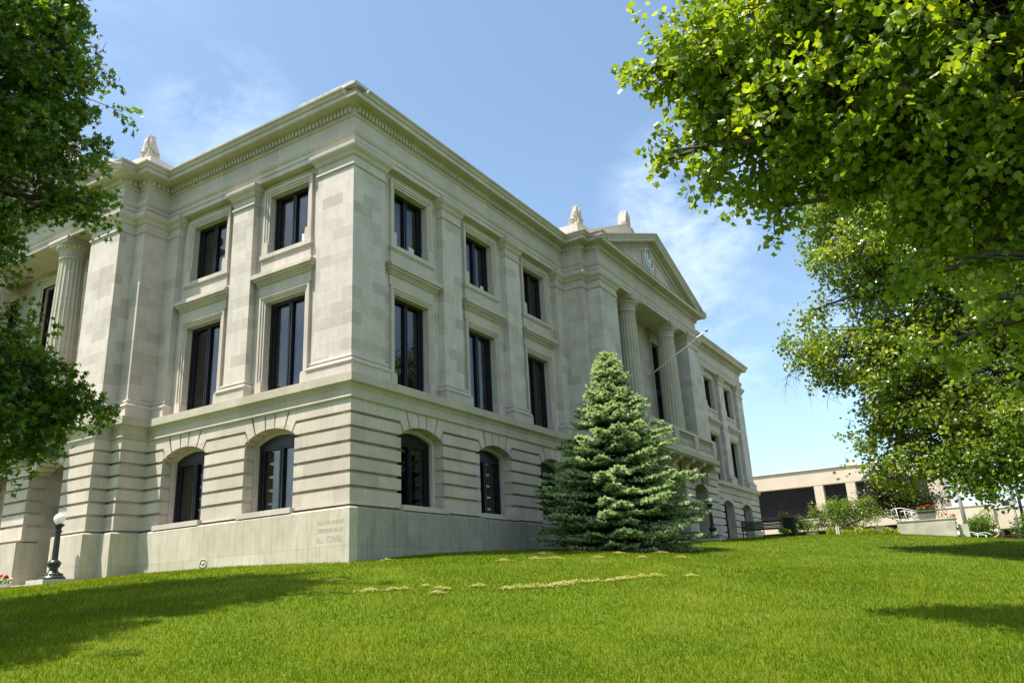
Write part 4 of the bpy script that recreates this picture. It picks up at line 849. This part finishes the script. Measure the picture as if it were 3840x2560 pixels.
# ------------------------------------------------------------------ blue spruce
SX, SY = 10.1, -4.45; SG = GZ(SX, SY); SH = 2.15-SG
sp = root('spruce_tree', 'blue-green spruce with pale new tips standing on the lawn before the pediment', 'tree', (SX, SY, SG-.05))
prof_t = [0, .06, .17, .30, .45, .58, .67, .80, .88, .94, 1.0]; prof_r = [.74, .95, 1.04, .97, .82, .62, .44, .26, .155, .08, .01]
TA, TB, TC, TM = [], [], [], []; bs_ = []
z = .02; k = 0
while z < .985:
    nb = int(20-10*z); rr = np.interp(z, prof_t, prof_r)*3.08; a0 = rng.uniform(0, 6.28)
    for i in range(nb):
        a = a0+2*math.pi*i/nb+rng.normal(0, .18); L_ = rr*rng.uniform(.70, 1.10)+.08; z0 = SG+SH*(z+rng.normal(0, .006))
        dirh = np.array([math.cos(a), math.sin(a), 0]); side = np.array([-math.sin(a), math.cos(a), 0]); rise = rng.uniform(-.20, -.07)+.16*z+max(0, (z-.8)*4)
        def bp(t): return np.array([SX, SY, z0])+dirh*L_*t+np.array([0, 0, 1])*(L_*(rise*t+.07*t*t-.03*math.sin(3.14*t)))
        P = [bp(t) for t in np.linspace(0, 1, 6)]
        for q in range(5): bs_.append((P[q], P[q+1], .030*(1-q/6)*min(1, L_), .026*(1-(q+1)/6)*min(1, L_)))
        nt_ = max(4, int(L_/.085)); 
        for q in range(nt_):
            t = .22+.78*q/max(1, nt_-1)
            for sg_ in (-1, 1):
                tl_ = (.12+.42*min(L_, 2.4)*max(0, 1-t)**.8*.55+.10)*rng.uniform(.6, 1.2); d_ = dirh*.75+side*sg_*.85+np.array([0, 0, rng.normal(-.02, .07)]); d_ /= np.linalg.norm(d_)
                s0 = bp(t); nseg = max(1, int(tl_/.13))
                for e_ in range(nseg):
                    f0 = e_/nseg; TA.append(s0+d_*tl_*f0); TB.append(d_+np.array([0, 0, -.10+.2*f0])+rng.normal(0, .13, 3)); TC.append(.17); TM.append(1 if ((e_ == nseg-1 and t > .30) or (t > .5 and rng.random() < .6)) else 0)
                    if rng.random() < .75: TA.append(s0+d_*tl_*f0); TB.append(d_+side*rng.normal(0, .9)+np.array([0, 0, rng.normal(-.1, .22)])); TC.append(.13); TM.append(1 if (rng.random() < .45 and t > .5) else 0)
        TA.append(bp(1)); TB.append(dirh+np.array([0, 0, .3])); TC.append(.16); TM.append(1)
    z += (.050 if z < .66 else .030)*(1+.25*math.sin(k*1.9)) if z < .88 else .016; k += 1
for i in range(26): TA.append(np.array([SX, SY, SG+SH*(.90+.082*i/26)])); TB.append(rng.normal(0, .45*(1-i/27), 3)+np.array([0, 0, 1])); TC.append(.13); TM.append(1)
TA, TB, TC, TM = np.array(TA), np.array(TB), np.array(TC), np.array(TM); TB /= np.linalg.norm(TB, axis=1)[:, None]
def tufts(sel, name, m, rad):
    A, D, C = TA[sel], TB[sel], TC[sel]*rng.uniform(.75, 1.25, sel.sum()); n = len(A); ref = rng.normal(0, 1, (n, 3)); u = np.cross(D, ref); u /= np.linalg.norm(u, axis=1)[:, None]; v = np.cross(D, u); co = []; fs = []
    C = C[:, None]
    nn = 9; k = 0
    for j in range(nn):    # flat needle blades fanning out around the shoot
        t0 = j/nn*.85; ang = j*2.4; w = u*math.cos(ang)+v*math.sin(ang); q = np.cross(D, w)*.013
        b = A+D*C*t0; tip = b+D*C*.42+w*rad*1.25
        co += [b-q, b+q, tip+q*.7, tip-q*.7]; fs.append([k, k+1, k+2, k+3]); k += 4
    for j in range(2):     # core
        w = (u if j == 0 else v)*rad*.55
        co += [A, A+D*C*.45+w, A+D*C*1.1, A+D*C*.45-w]; fs.append([k, k+1, k+2, k+3]); k += 4
    co = np.stack(co, 1).reshape(-1, 3); F_ = ((np.arange(n)*k)[:, None, None]+np.array(fs)[None]).reshape(-1, 4)
    return npmesh(name, co, F_, m, np.repeat(rng.uniform(0, 1, n), len(fs)), sp)
tufts(TM == 0, 'needles', M_['spruceleaf'], .045); tufts(TM == 1, 'new_growth', M_['sprucetip'], .036)
tubes('branch', bs_, M_['bark'], sp, 5); ts = []
limb(ts, (SX, SY, SG-.2), (SX, SY, SG+SH*.97), .13, .015, 0, 8); tubes('trunk', ts, M_['bark'], sp, 10)
# ------------------------------------------------------------------ lawn blades and clippings
def blades(n, dmin, dmax, a0, a1, hgt, wid, name):
    a = np.radians(rng.uniform(a0, a1, n)); u_ = rng.uniform(0, 1, n); D = dmin*(dmax/dmin)**(u_**.80)
    x = CAM[0]+D*np.sin(a); y = CAM[1]+D*np.cos(a); ok = ~(((x > -.4) & (y > -.4)) | ((x > -2.2) & (y > 9.8)) | ((x > 15) & (x < 32) & (y > -2.3)) | (x > 50)); x, y, D = x[ok], y[ok], D[ok]; n = len(x); z = gz(x, y)-.03
    an = rng.uniform(0, 6.28, n); patch = np.sin(x*1.7+np.sin(y*2.3)*1.2)*np.sin(y*1.3+np.sin(x*1.1)*1.7)
    h = hgt*rng.uniform(.55, 1.35, n)*(1+.18*patch); w = wid*(.7+D*.055)*rng.uniform(.7, 1.3, n)
    lean = rng.normal(0, .38, (n, 2))*h[:, None]; b = np.c_[x, y, z]; q = np.c_[np.cos(an), np.sin(an), np.zeros(n)]*w[:, None]/2
    tip = b+np.c_[lean, h]; co = np.stack([b-q, b+q, tip], 1).reshape(-1, 3); f = np.arange(3*n).reshape(-1, 3)
    t = np.clip(.40+.20*patch+.12*np.sin(x*.45+1)*np.sin(y*.6)+rng.normal(0, .20, n)+(rng.random(n) < .035)*.6, 0, 1)
    o = npmesh(name, co, f, M_['grass'], t); o['kind'] = 'stuff'; o['label'] = 'short mown green grass blades covering the sloping lawn'; o['category'] = 'grass'; return o
blades(520000, 4.5, 56, 14, 100, .055, .0085, 'grass')
#PART3
CL = [(-5.93, -6.08, 0.33), (-5.59, -6.4, 0.17), (-5.5, -6.59, 0.17), (-4.95, -6.71, 0.12), (-5.73, -7.59, 0.22), (-5.15, -7.2, 0.13), (-5.22, -7.44, 0.13), (-4.61, -7.78, 0.23), (-4.79, -8.52, 0.19), (-4.3, -8.94, 0.42), (-3.35, -9.32, 0.37), (-3.0, -9.58, 0.17), (-2.83, -9.82, 0.14), (-2.22, -9.95, 0.25), (-1.44, -10.27, 0.29), (-0.99, -10.9, 0.18), (-4.71, -4.02, 0.23), (0.25, -1.27, 0.22), (4.64, -4.17, 0.69), (2.04, -5.26, 0.28), (6.48, -4.44, 0.42), (6.87, -5.71, 0.33), (4.73, -7.41, 0.23), (8.34, -6.62, 0.4), (0.9, -4.92, 0.27), (2.49, -5.65, 0.43), (3.69, -6.44, 0.29), (5.76, -8.28, 0.26), (-4.57, -8.67, 0.39), (-3.97, -9.22, 0.29), (-3.7, -9.2, .3), (-2.5, -9.9, .25), (-1.8, -10.1, .25)]
co = []; k = 0
rdir = np.array([.515, -.857]); fdir = np.array([.857, .515])
for x0, y0, w in CL:
    n = int(110+520*w)
    u_, v_ = rng.normal(0, w*.38, n), rng.normal(0, w*.14+.02, n); x = x0+rdir[0]*u_+fdir[0]*v_; y = y0+rdir[1]*u_+fdir[1]*v_; e = np.exp(-(u_/(w*.45))**2-(v_/(w*.28+.03))**2)
    z = gz(x, y)-.03+.035+e*rng.uniform(-.01, .05, n)*min(1.2, w/.2); a = rng.uniform(0, 6.28, n); L_ = rng.uniform(.03, .08, n)
    d = np.c_[np.cos(a)*L_, np.sin(a)*L_, rng.normal(0, .014, n)]; q = np.c_[-np.sin(a), np.cos(a), np.zeros(n)]*.006; b = np.c_[x, y, z]
    co.append(np.stack([b-q, b+q, b+d], 1).reshape(-1, 3))
co = np.concatenate(co); o = npmesh('dry_clippings', co, np.arange(len(co)).reshape(-1, 3), M_['dry'], rng.uniform(0, 1, len(co)//3)); o['kind'] = 'stuff'; o['label'] = 'dry straw-coloured mown clippings lying in broken rows on the lawn'; o['category'] = 'clippings'
# ------------------------------------------------------------------ street lamps with opal globes
def globe_lamp(name, label, x, y, pad=True, g=None):
    g = GZ(x, y)+.02 if g is None else g; r_ = root(name, label, 'lamp', (x, y, g), 'globe lamps by the courthouse doors'); c = (x, y, g)
    if pad: MB().plan([(x-.60, y-.52), (x+.46, y-.52), (x+.46, y+.52), (x-.60, y+.52)], g-.3, g+.10).build('stone_pad', M_['concrete'], r_)
    b = MB().lathe([(.50, .10), (.51, .13), (.48, .19), (.40, .24), (.36, .26), (.36, .30), (.24, .36), (.18, .42), (.17, .50), (.23, .54), (.25, .58), (.24, .64), (.27, .67), (.25, .72), (.19, .76), (.16, .79)], c, 28)
    for i in range(16):
        a = i*math.pi/8; b.ell((x+.36*math.cos(a), y+.36*math.sin(a), g+.28), (.05, .05, .035), 4, 6); b.ell((x+.25*math.cos(a), y+.25*math.sin(a), g+.66), (.035, .035, .03), 4, 6)
    b.scaled(c, .80, .95).build('lamp_base', M_['black'], r_, True)
    vs = MB(); n = 48; rings = []; v = []; f = []
    for zz, rr in ((.79, .148), (1.2, .142), (1.75, .130)):
        for i in range(n): a = 2*math.pi*i/n; q = rr*(1-.10*abs(math.sin(6*a))); v.append((x+q*math.cos(a), y+q*math.sin(a), g+zz))
    for k in range(2):
        for i in range(n): j = (i+1) % n; f.append((k*n+i, k*n+j, (k+1)*n+j, (k+1)*n+i))
    vs.add(v, f).scaled(c, .70, .95).build('lamp_post', M_['black'], r_)
    MB().lathe([(.13, 1.74), (.165, 1.76), (.165, 1.80), (.13, 1.82), (.12, 1.88), (.14, 1.93), (.20, 1.98), (.22, 2.0), (.22, 2.05), (.17, 2.06)], c, 24).scaled(c, .80, .95).build('lamp_collar', M_['black'], r_, True)
    MB().ell((x, y, g+2.13), (.185, .185, .185), 16, 24).build('lamp_globe', M_['globe'], r_, True); return r_
globe_lamp('globe_lamp', 'black fluted lamp with a white globe on a stone pad at the left pavilion', -2.62, 11.02, g=-5.78)
globe_lamp('globe_lamp', 'white globe lamp showing just right of the spruce near the far entrance', 25.65, -3.0, g=-4.62)
bd = root('flower_bed', 'strip of red geraniums in a low kerbed bed at the lower left', 'flower bed', (-2.6, 15.2, -5.75)); MB().plan([(-3.1, 13.9), (-2.2, 13.9), (-2.2, 17.5), (-3.1, 17.5)], -6.1, -5.68).build('kerb', M_['concrete'], bd); MB().plan([(-3.0, 14.0), (-2.3, 14.0), (-2.3, 17.4), (-3.0, 17.4)], -5.70, -5.66).build('soil', M_['soil'], bd)
q = np.c_[rng.uniform(-2.98, -2.3, 900), rng.uniform(14, 17.4, 900), rng.uniform(-5.64, -5.45, 900)]; leaves('foliage', q, .07, HALF_OVAL, M_['bushleaf'], bd)
fm = MB()
for i in range(46): fm.ell((rng.uniform(-2.95, -2.35), rng.uniform(14.0, 17.3), -5.42+rng.uniform(-.05, .05)), (.055, .055, .045), 4, 7)
fm.build('flower', M_['red'], bd)
# ------------------------------------------------------------------ bench and litter bin on the crest
A = Vector((26.98, -4.21)); B = Vector((27.56, -6.43)); g = GZ(27.2, -5.3); u = (B-A).normalized(); wv = Vector((-u.y, u.x)); wv = -wv if wv.dot(Vector((1, 0.6))) > 0 else wv  # wv points to the camera side
LB_ = (B-A).length
def FB(s, d, z): p = A+u*s+wv*d; return (p.x, p.y, g+z)
bn = root('park_bench', 'dark green slatted park bench on the crest near the far end of the building', 'bench', (27.2, -5.3, g))
b_ = MB(); [b_.prism(FB, [(0, .46+i*.078), (LB_, .46+i*.078), (LB_, .523+i*.078), (0, .523+i*.078)], -.06-.02*i, -.03-.02*i) for i in range(6)]; b_.build('backrest', M_['bench'], bn)
b_ = MB(); [b_.box(FB, 0, LB_, .02+i*.09, .09+i*.09, .40, .43) for i in range(5)]; b_.build('seat', M_['bench'], bn)
for s in (.04, LB_/2, LB_-.10):
    MB().prism(lambda a, b, c: FB(s+b, a, c), [(-.02, -.05), (.04, -.05), (.02, .38), (-.12, .95), (-.18, .95), (-.06, .36)], 0, .05).prism(lambda a, b, c: FB(s+b, a, c), [(.40, -.05), (.46, -.05), (.46, .66), (.40, .66)], 0, .05).prism(lambda a, b, c: FB(s+b, a, c), [(-.06, .62), (.48, .64), (.48, .68), (-.06, .66)], -.005, .055).build('bench_frame', M_['bench'], bn)
x, y = at(77.35, 49.0); g2 = GZ(x, y); lb = root('litter_bin', 'dark square litter bin standing behind the bench', 'litter bin', (x, y, g2)); MB().plan([(x-.3, y-.3), (x+.3, y-.3), (x+.3, y+.3), (x-.3, y+.3)], g2-.05, g2+.95).build('bin_body', M_['bench'], lb); MB().plan([(x-.33, y-.33), (x+.33, y-.33), (x+.33, y+.33), (x-.33, y+.33)], g2+.951, g2+1.0).lathe([(.16, 1.0), (.16, 1.03), (.12, 1.04)], (x, y, g2), 16).build('lid', M_['black'], lb)
# white marker post
x, y = at(80.27, 50); g2 = GZ(x, y)
sp_ = root('marker_post', 'short white marker post in the grass below the light green tree', 'post', (x, y, g2)); MB().plan([(x-.03, y-.08), (x+.03, y-.08), (x+.03, y+.08), (x-.03, y+.08)], g2-.2, g2+.42).build('panel', M_['white'], sp_); MB().plan([(x-.05, y-.03), (x-.032, y-.03), (x-.032, y+.03), (x-.05, y+.03)], g2-.2, g2+.54).build('stake', M_['steel'], sp_)
# ------------------------------------------------------------------ concrete wall, handrails, planter
zt = -4.02; 
def CW(s, d, z): return (33.45+.07*s-d, -11.42-s, z)
cw = root('concrete_wall', 'low weathered concrete wall along the steps at the right of the crest', 'wall', (33.5, -12.9, -4.9)); MB().prism(CW, [(0, -5.6), (2.95, -5.6), (2.95, -4.04), (0, -4.02)], -.35, 0).build('wall', M_['concrete'], cw); MB().prism(CW, [(-.03, -4.018), (2.98, -4.038), (2.98, -3.98), (-.03, -3.96)], -.38, .03).build('coping', M_['concrete'], cw)
MB().prism(CW, [(3.05, -5.6), (3.55, -5.6), (3.55, -4.35), (3.05, -4.35)], -.9, -.45).build('end_block', M_['concrete'], cw)
MB().prism(CW, [(-1.8, -5.2), (-.02, -5.2), (-.02, -4.60), (-1.8, -4.56)], -.5, -.1).build('kerb', M_['concrete'], cw)
def rail(name, label, pts_list, bars, rad=.019):
    p0 = pts_list[0][0]; r_ = root(name, label, 'handrail', (p0[0], p0[1], p0[2]-.3), 'white tubular handrails of the steps'); 
    for P in pts_list: MB().tube(P, rad, 8).build('rail', M_['white'], r_, True)
    for P in bars: MB().tube(P, rad, 8).build('post', M_['white'], r_, True)
r1 = [CW(*q) for q in [(1.0, -.2, -3.98), (.55, -.2, -3.92), (.1, -.2, -3.86), (-.08, -.2, -3.80), (-.2, -.2, -3.62), (-.22, -.2, -3.42), (-.14, -.2, -3.28), (.0, -.2, -3.22), (.35, -.2, -3.22), (1.35, -.2, -3.52)]]
rail('handrail', 'white looped handrail standing on the left end of the concrete wall', [r1, [CW(*q) for q in [(.25, -.2, -3.42), (.5, -.2, -3.38), (1.25, -.2, -3.56)]], [CW(*q) for q in [(.62, -.2, -3.52), (.8, -.2, -3.48), (1.2, -.2, -3.60)]]],
     [[CW(.15, -.2, -3.98), CW(.06, -.2, -3.24)], [CW(.55, -.2, -3.99), CW(.48, -.2, -3.39)], [CW(.88, -.2, -3.99), CW(.82, -.2, -3.49)]])
rail('handrail', 'white handrail sloping down the steps right of the concrete wall', [[CW(*q) for q in [(3.0, -.5, -4.62), (3.9, -.5, -4.92), (4.3, -.5, -4.90), (4.55, -.5, -5.0), (4.62, -.5, -5.15)]], [CW(*q) for q in [(3.0, -.9, -4.66), (3.8, -.9, -4.98), (4.2, -.9, -5.0), (4.35, -.9, -5.15)]]], [[CW(3.9, -.5, -5.5), CW(3.9, -.5, -4.94)], [CW(4.3, -.9, -5.6), CW(4.3, -.9, -5.02)]])
pl_ = root('planter', 'grey oblong planter box with red flowers on the concrete wall', 'planter', CW(1.9, -.2, -3.96)); MB().prism(CW, [(1.22, -3.955), (2.02, -3.962), (2.10, -3.53), (1.14, -3.52)], -.33, .0).prism(CW, [(1.10, -3.519), (2.14, -3.529), (2.14, -3.48), (1.10, -3.47)], -.37, .04).build('box', M_['planter'], pl_)
q = np.array([CW(rng.uniform(1.15, 2.1), rng.uniform(-.32, 0), rng.uniform(-3.47, -3.30)) for i in range(500)]); leaves('foliage', q, .08, HALF_OVAL, M_['bushleaf'], pl_)
fm = MB(); [fm.ell(CW(rng.uniform(1.2, 2.05), rng.uniform(-.32, .02), -3.28+rng.uniform(-.08, .08)), (.055, .055, .04), 4, 7) for i in range(16)]; fm.build('flower', M_['red'], pl_)
rs = bush('rose_bush', 'small rose bush with red blooms right of the planter', 'plant', (33.9, -14.25), .32, .9, M_['bushleaf'], HALF_OVAL, .08, 260, lift=.5, stem=.01)
MB().ell((33.75, -14.0, GZ(33.9, -14.25)+1.3), (.07, .07, .06), 5, 7).ell((33.7, -14.4, GZ(33.9, -14.25)+1.2), (.08, .08, .07), 5, 7).ell((33.7, -14.45, GZ(33.9, -14.25)+1.0), (.05, .05, .05), 5, 7).build('flower', M_['red'], rs)
# ------------------------------------------------------------------ poles and lantern
x, y = at(87.75, 72); g2 = GZ(x, y); up_ = root('utility_pole', 'plain grey pole rising into the leaves behind the shrubs', 'pole', (x, y, g2)); MB().tube([(x, y, g2-.3), (x+.05, y+.3, g2+9)], [.17, .13], 12).build('pole', M_['steel'], up_, True); MB().tube([(x, y+.2, g2+8.7), (x-1.5, y+.2, g2+9.1)], .04, 8).ell((x-1.7, y+.2, g2+9.1), (.32, .14, .08), 6, 10).build('arm', M_['steel'], up_, True)
x, y = at(90.4, 66); g2 = GZ(x, y); la = root('street_lamp', 'dark street lamp with a white lantern at the right edge', 'lamp', (x, y, g2)); MB().tube([(x, y, g2-.2), (x, y, g2+.6), (x, y, g2+3.15)], [.14, .08, .06], 10).build('lamp_post', M_['black'], la, True); MB().lathe([(.10, 3.15), (.20, 3.20), (.24, 3.55), (.20, 3.60)], (x, y, g2), 8).build('lantern', M_['globe'], la); MB().lathe([(.27, 3.60), (.16, 3.74), (.05, 3.80), (.03, 3.90)], (x, y, g2), 8).build('lantern_cap', M_['black'], la)
x, y = at(90.75, 63); g2 = GZ(x, y); la = root('sign_pole', 'tall dark pole just right of the lantern lamp', 'pole', (x, y, g2)); MB().tube([(x, y, g2-.2), (x, y, g2+5.4)], [.11, .09], 10).lathe([(.2, 0), (.2, .25), (.12, .3)], (x, y, g2), 10).build('pole', M_['black'], la, True)
# ------------------------------------------------------------------ walking person (seen above the waist over the crest)
px, py = at(89.4, 66); pg = GZ(px, py); PE = root('person', 'person in a grey t-shirt and pale shorts walking beyond the crest at the right', 'person', (px, py, pg))
def skin(name, verts, edges, rad, m, parent, lvl=2):
    me = bpy.data.meshes.new(name); me.from_pydata(verts, edges, []); ob = bpy.data.objects.new(name, me); COL.objects.link(ob); md_ = ob.modifiers.new('s', 'SKIN'); 
    for i, r in enumerate(rad): sv = me.skin_vertices[0].data[i]; sv.radius = r if hasattr(r, '__len__') else (r, r); sv.use_root = (i == 0)
    ss = ob.modifiers.new('u', 'SUBSURF'); ss.levels = ss.render_levels = lvl
    dg = bpy.context.evaluated_depsgraph_get(); m2 = bpy.data.meshes.new_from_object(ob.evaluated_get(dg)); bpy.data.objects.remove(ob); m2.name = name; m2.materials.clear(); m2.materials.append(m); o = bpy.data.objects.new(name, m2); COL.objects.link(o)
    for p in m2.polygons: p.use_smooth = True
    child(o, parent); return o
# local frame: person walks towards +y (left in the view); H(fore, side, up)
def H(f, s, z): return (px+s, py+f, pg+z)
V = [H(0, 0, .92), H(.0, 0, 1.12), H(.02, 0, 1.38), H(.03, 0, 1.50), H(.05, 0, 1.56), H(.07, 0, 1.66), H(.06, 0, 1.74),
     H(.02, .17, 1.40), H(-.10, .24, 1.14), H(.06, .27, .92), H(.10, .27, .86), H(.02, -.17, 1.40), H(.16, -.23, 1.16), H(.38, -.24, 1.06), H(.45, -.24, 1.05),
     H(0, .09, .86), H(.12, .10, .47), H(-.10, .10, .09), H(.06, .10, .04), H(0, -.09, .86), H(.16, -.10, .48), H(.26, -.10, .10), H(.42, -.10, .05)]
E_ = [(0, 1), (1, 2), (2, 3), (3, 4), (4, 5), (5, 6), (2, 7), (7, 8), (8, 9), (9, 10), (2, 11), (11, 12), (12, 13), (13, 14), (0, 15), (15, 16), (16, 17), (17, 18), (0, 19), (19, 20), (20, 21), (21, 22)]
RD = [.13, .13, .14, .06, .055, .095, .075, .065, .045, .032, .028, .065, .045, .032, .028, .085, .058, .04, .035, .085, .058, .04, .035]
skin('body', V, E_, RD, M_['skin'], PE)
for (hx, hs, hz, sgn) in ((.12, .27, .83, 1), (.49, -.24, 1.045, -1)):
    for i in range(4): skin('finger', [H(hx-.01, hs+(i-1.5)*.018, hz), H(hx+.03, hs+(i-1.5)*.02, hz-.03), H(hx+.045, hs+(i-1.5)*.02, hz-.065)], [(0, 1), (1, 2)], [.010, .009, .007], M_['skin'], PE, 1)
    skin('thumb', [H(hx-.02, hs-sgn*.03, hz+.01), H(hx+.02, hs-sgn*.05, hz-.02)], [(0, 1)], [.011, .009], M_['skin'], PE, 1)
skin('shirt', [H(0, 0, .98), H(.0, 0, 1.14), H(.02, 0, 1.36), H(.03, 0, 1.46), H(.02, .17, 1.40), H(-.05, .215, 1.24), H(.02, -.17, 1.40), H(.09, -.21, 1.26)], [(0, 1), (1, 2), (2, 3), (2, 4), (4, 5), (2, 6), (6, 7)], [.21, .20, .185, .085, .095, .085, .095, .085], M_['shirt'], PE)
skin('shorts', [H(0, 0, .96), H(0, 0, .86), H(0, .10, .82), H(.08, .11, .56), H(0, -.10, .82), H(.11, -.11, .56)], [(0, 1), (1, 2), (2, 3), (1, 4), (4, 5)], [.205, .18, .125, .115, .125, .115], M_['shorts'], PE)
MB().ell(H(.045, 0, 1.735), (.098, .115, .075), 8, 12).build('hair', M_['hair'], PE, True)
fc = MB(); fc.ell(H(.165, 0, 1.665), (.014, .022, .02), 5, 7); fc.build('nose', M_['skin'], PE, True)
for s in (-.033, .033): MB().ell(H(.150, s, 1.69), (.012, .008, .008), 5, 7).build('eye', M_['black'], PE, True)
MB().ell(H(.152, 0, 1.625), (.022, .008, .006), 4, 7).build('mouth', M_['red'], PE, True)
for s in (-.1, .1): MB().ell(H(.055, s, 1.67), (.012, .022, .032), 5, 7).build('ear', M_['skin'], PE, True)
for f_, s in ((.09, .10), (.45, -.10)): MB().ell(H(f_-.05, s, .045), (.045, .13, .045), 6, 10).build('shoe', M_['white'], PE, True)
# ------------------------------------------------------------------ maroon car beyond
cx, cy = 57.3, -15.4; cg = GZ(cx, cy)+.03; CR = root('parked_car', 'dark maroon car parked on the road behind the walking person', 'car', (cx, cy, cg))
def FC(s, d, z): return (cx+d, cy+s, cg+z)
body = [(-2.3, .35), (-1.85, .28), (1.8, .28), (2.3, .38), (2.32, .75), (2.15, .92), (1.25, 1.02), (.55, 1.62), (-1.9, 1.68), (-2.22, 1.1), (-2.35, .8)]
MB().prism(FC, body, -.85, .85).build('body', M_['maroon'], CR)
for sg in (-1, 1):
    MB().prism(FC, [(-1.95, 1.08), (-.75, 1.08), (-.75, 1.55), (-1.8, 1.57)], sg*.845, sg*.862).build('side_window', M_['darkglass'], CR); MB().prism(FC, [(-.65, 1.08), (1.05, 1.08), (.5, 1.53), (-.65, 1.55)], sg*.845, sg*.862).build('side_window', M_['darkglass'], CR)
    for s in (-1.45, 1.45):
        w_ = MB(); w_.prism(FC, [(s+.34*math.cos(a), .34+.34*math.sin(a)) for a in np.linspace(0, 6.0, 20)], sg*.66, sg*.875); wo_ = w_.build('wheel', M_['tyre'], CR); MB().prism(FC, [(s+.2*math.cos(a), .34+.2*math.sin(a)) for a in np.linspace(0, 6.0, 14)], sg*.87, sg*.885).build('rim', M_['steel'], wo_)
    MB().prism(FC, [(2.18, .62), (2.30, .62), (2.27, .76), (2.16, .8)], sg*.5, sg*.86).build('headlight', M_['white'], CR); MB().prism(FC, [(-2.37, .82), (-2.22, .82), (-2.24, 1.08), (-2.33, 1.0)], sg*.55, sg*.86).build('tail_light', M_['red'], CR)
# ------------------------------------------------------------------ beige building across the street
FBX = 70.0
def FF(s, d, z): return (FBX-d, s, z)      # s = y, d towards the camera
BB = root('office_building', 'long low beige building with dark glazing across the street', 'building', (FBX, 0, -6))
MB().box(FF, -11.7, 26, -18, 0, 2.43, 4.06).box(FF, -11.7, 26, -18, -1.2, -6.4, 2.43).build('wall', M_['beige'], BB)
MB().box(FF, -11.8, 26.1, -18.1, .12, 4.061, 4.18).build('roof_coping', M_['beigetrim'], BB)
MB().box(FF, -11.7, 26, -1.2, 0, -2.15, -1.02).build('sill_wall', M_['beige'], BB); MB().box(FF, -11.7, 26, -1.2, .06, -1.019, -.93).build('window_sill', M_['beigetrim'], BB)
for a, b in [(-1.13, -.22), (-4.28, -3.38), (-7.62, -6.7), (-11.7, -10.9), (6.6, 7.5), (14, 15), (21, 22)]: MB().box(FF, a, b, -1.2, -.02, -.929, 2.429).build('pier', M_['beige'], BB)
for a, b in [(-10.9, -7.62), (-6.7, -4.28), (-3.38, -1.13), (-.22, 6.6), (7.5, 14), (15, 21)]: 
    w_ = MB().box(FF, a, b, -1.0, -.9, -.929, 2.429).build('window', M_['darkglass'], BB)
for a, b in [(-11.7, -11.2), (-6.3, -5.4), (.2, 1.3), (7, 8), (15, 16)]: MB().box(FF, a, b, -1.2, -.3, -6.4, -2.151).build('pier', M_['beige'], BB)
for a, b in [(-11.2, -6.3), (-5.4, .2), (1.3, 7)]: MB().box(FF, a, b, -1.1, -1.0, -6.2, -2.151).build('window', M_['darkglass'], BB)
em = MB(); n = 12
for i in range(n):
    a0, a1 = math.pi*.5*i/n+math.pi*.5-.15, math.pi*.5*(i+1)/n+math.pi*.5-.15
    em.prism(FF, [(-6.1-1.15*math.cos(a0)*1, 2.55+1.15*math.sin(a0)), (-6.1-1.15*math.cos(a1), 2.55+1.15*math.sin(a1)), (-6.1-.82*math.cos(a1), 2.55+.82*math.sin(a1)), (-6.1-.82*math.cos(a0), 2.55+.82*math.sin(a0))], .0, .12)
em.build('emblem', M_['white'], BB)
WG = root('wing_building', 'lower plain beige wing at the right with a grey unit on its roof', 'building', (FBX, -20, -6))
MB().box(FF, -15.9, -11.75, -14, .3, -2.9, -1.05).box(FF, -15.9, -11.75, -14, -1, -6.4, -2.9).build('wall', M_['beige'], WG); MB().box(FF, -15.95, -11.74, -14, .36, -1.049, -.93).build('coping', M_['beigetrim'], WG)
MB().box(FF, -48, -15.91, -14, 0, -3.3, -1.42).box(FF, -48, -15.91, -14, -1.2, -6.4, -3.3).build('wall', M_['beige'], WG); MB().box(FF, -48, -15.92, -14, .06, -1.419, -1.28).build('coping', M_['beigetrim'], WG)
MB().prism(lambda a, b, c: FF(-15.2+b, a, c), [(-1.0, -2.92), (.9, -3.5), (.9, -3.62), (-1.0, -3.1)], -.7, 4.2).build('awning', M_['beigetrim'], WG); MB().box(FF, -15.5, -12, -.98, -.9, -5.9, -3.0).build('window', M_['darkglass'], WG)
MB().box(FF, -48, -16.4, -1.19, -1.1, -5.9, -3.4).build('window', M_['darkglass'], WG)
hv = MB().box(FF, -17.6, -16.4, -4.2, -3.0, -1.27, -.45).build('roof_unit', M_['steel'], WG); MB().box(FF, -17.3, -16.7, -2.995, -2.95, -1.1, -.6).build('louvre', M_['black'], hv)
# trees beyond, low on the horizon
for i, (a, D, h, lab) in enumerate([(93.6, 115, 7, 'far round tree beyond the beige wing, outside the lamp'), (96.5, 105, 9, 'far green tree at the extreme right beyond the wing')]):
    c = at(a, D); g2 = GZ(*c)
    tree('street_tree', lab, 'tree', c, (c[0], c[1], g2+h*.7), .16, [((c[0]+rng.normal(0, 1.2), c[1]+rng.normal(0, 1.8), g2+h*q), h*.24) for q in (.45, .6, .75, .85)], M_['bushleaf'], HALF_OVAL, .35, .8, 5, 7, crad=.9)
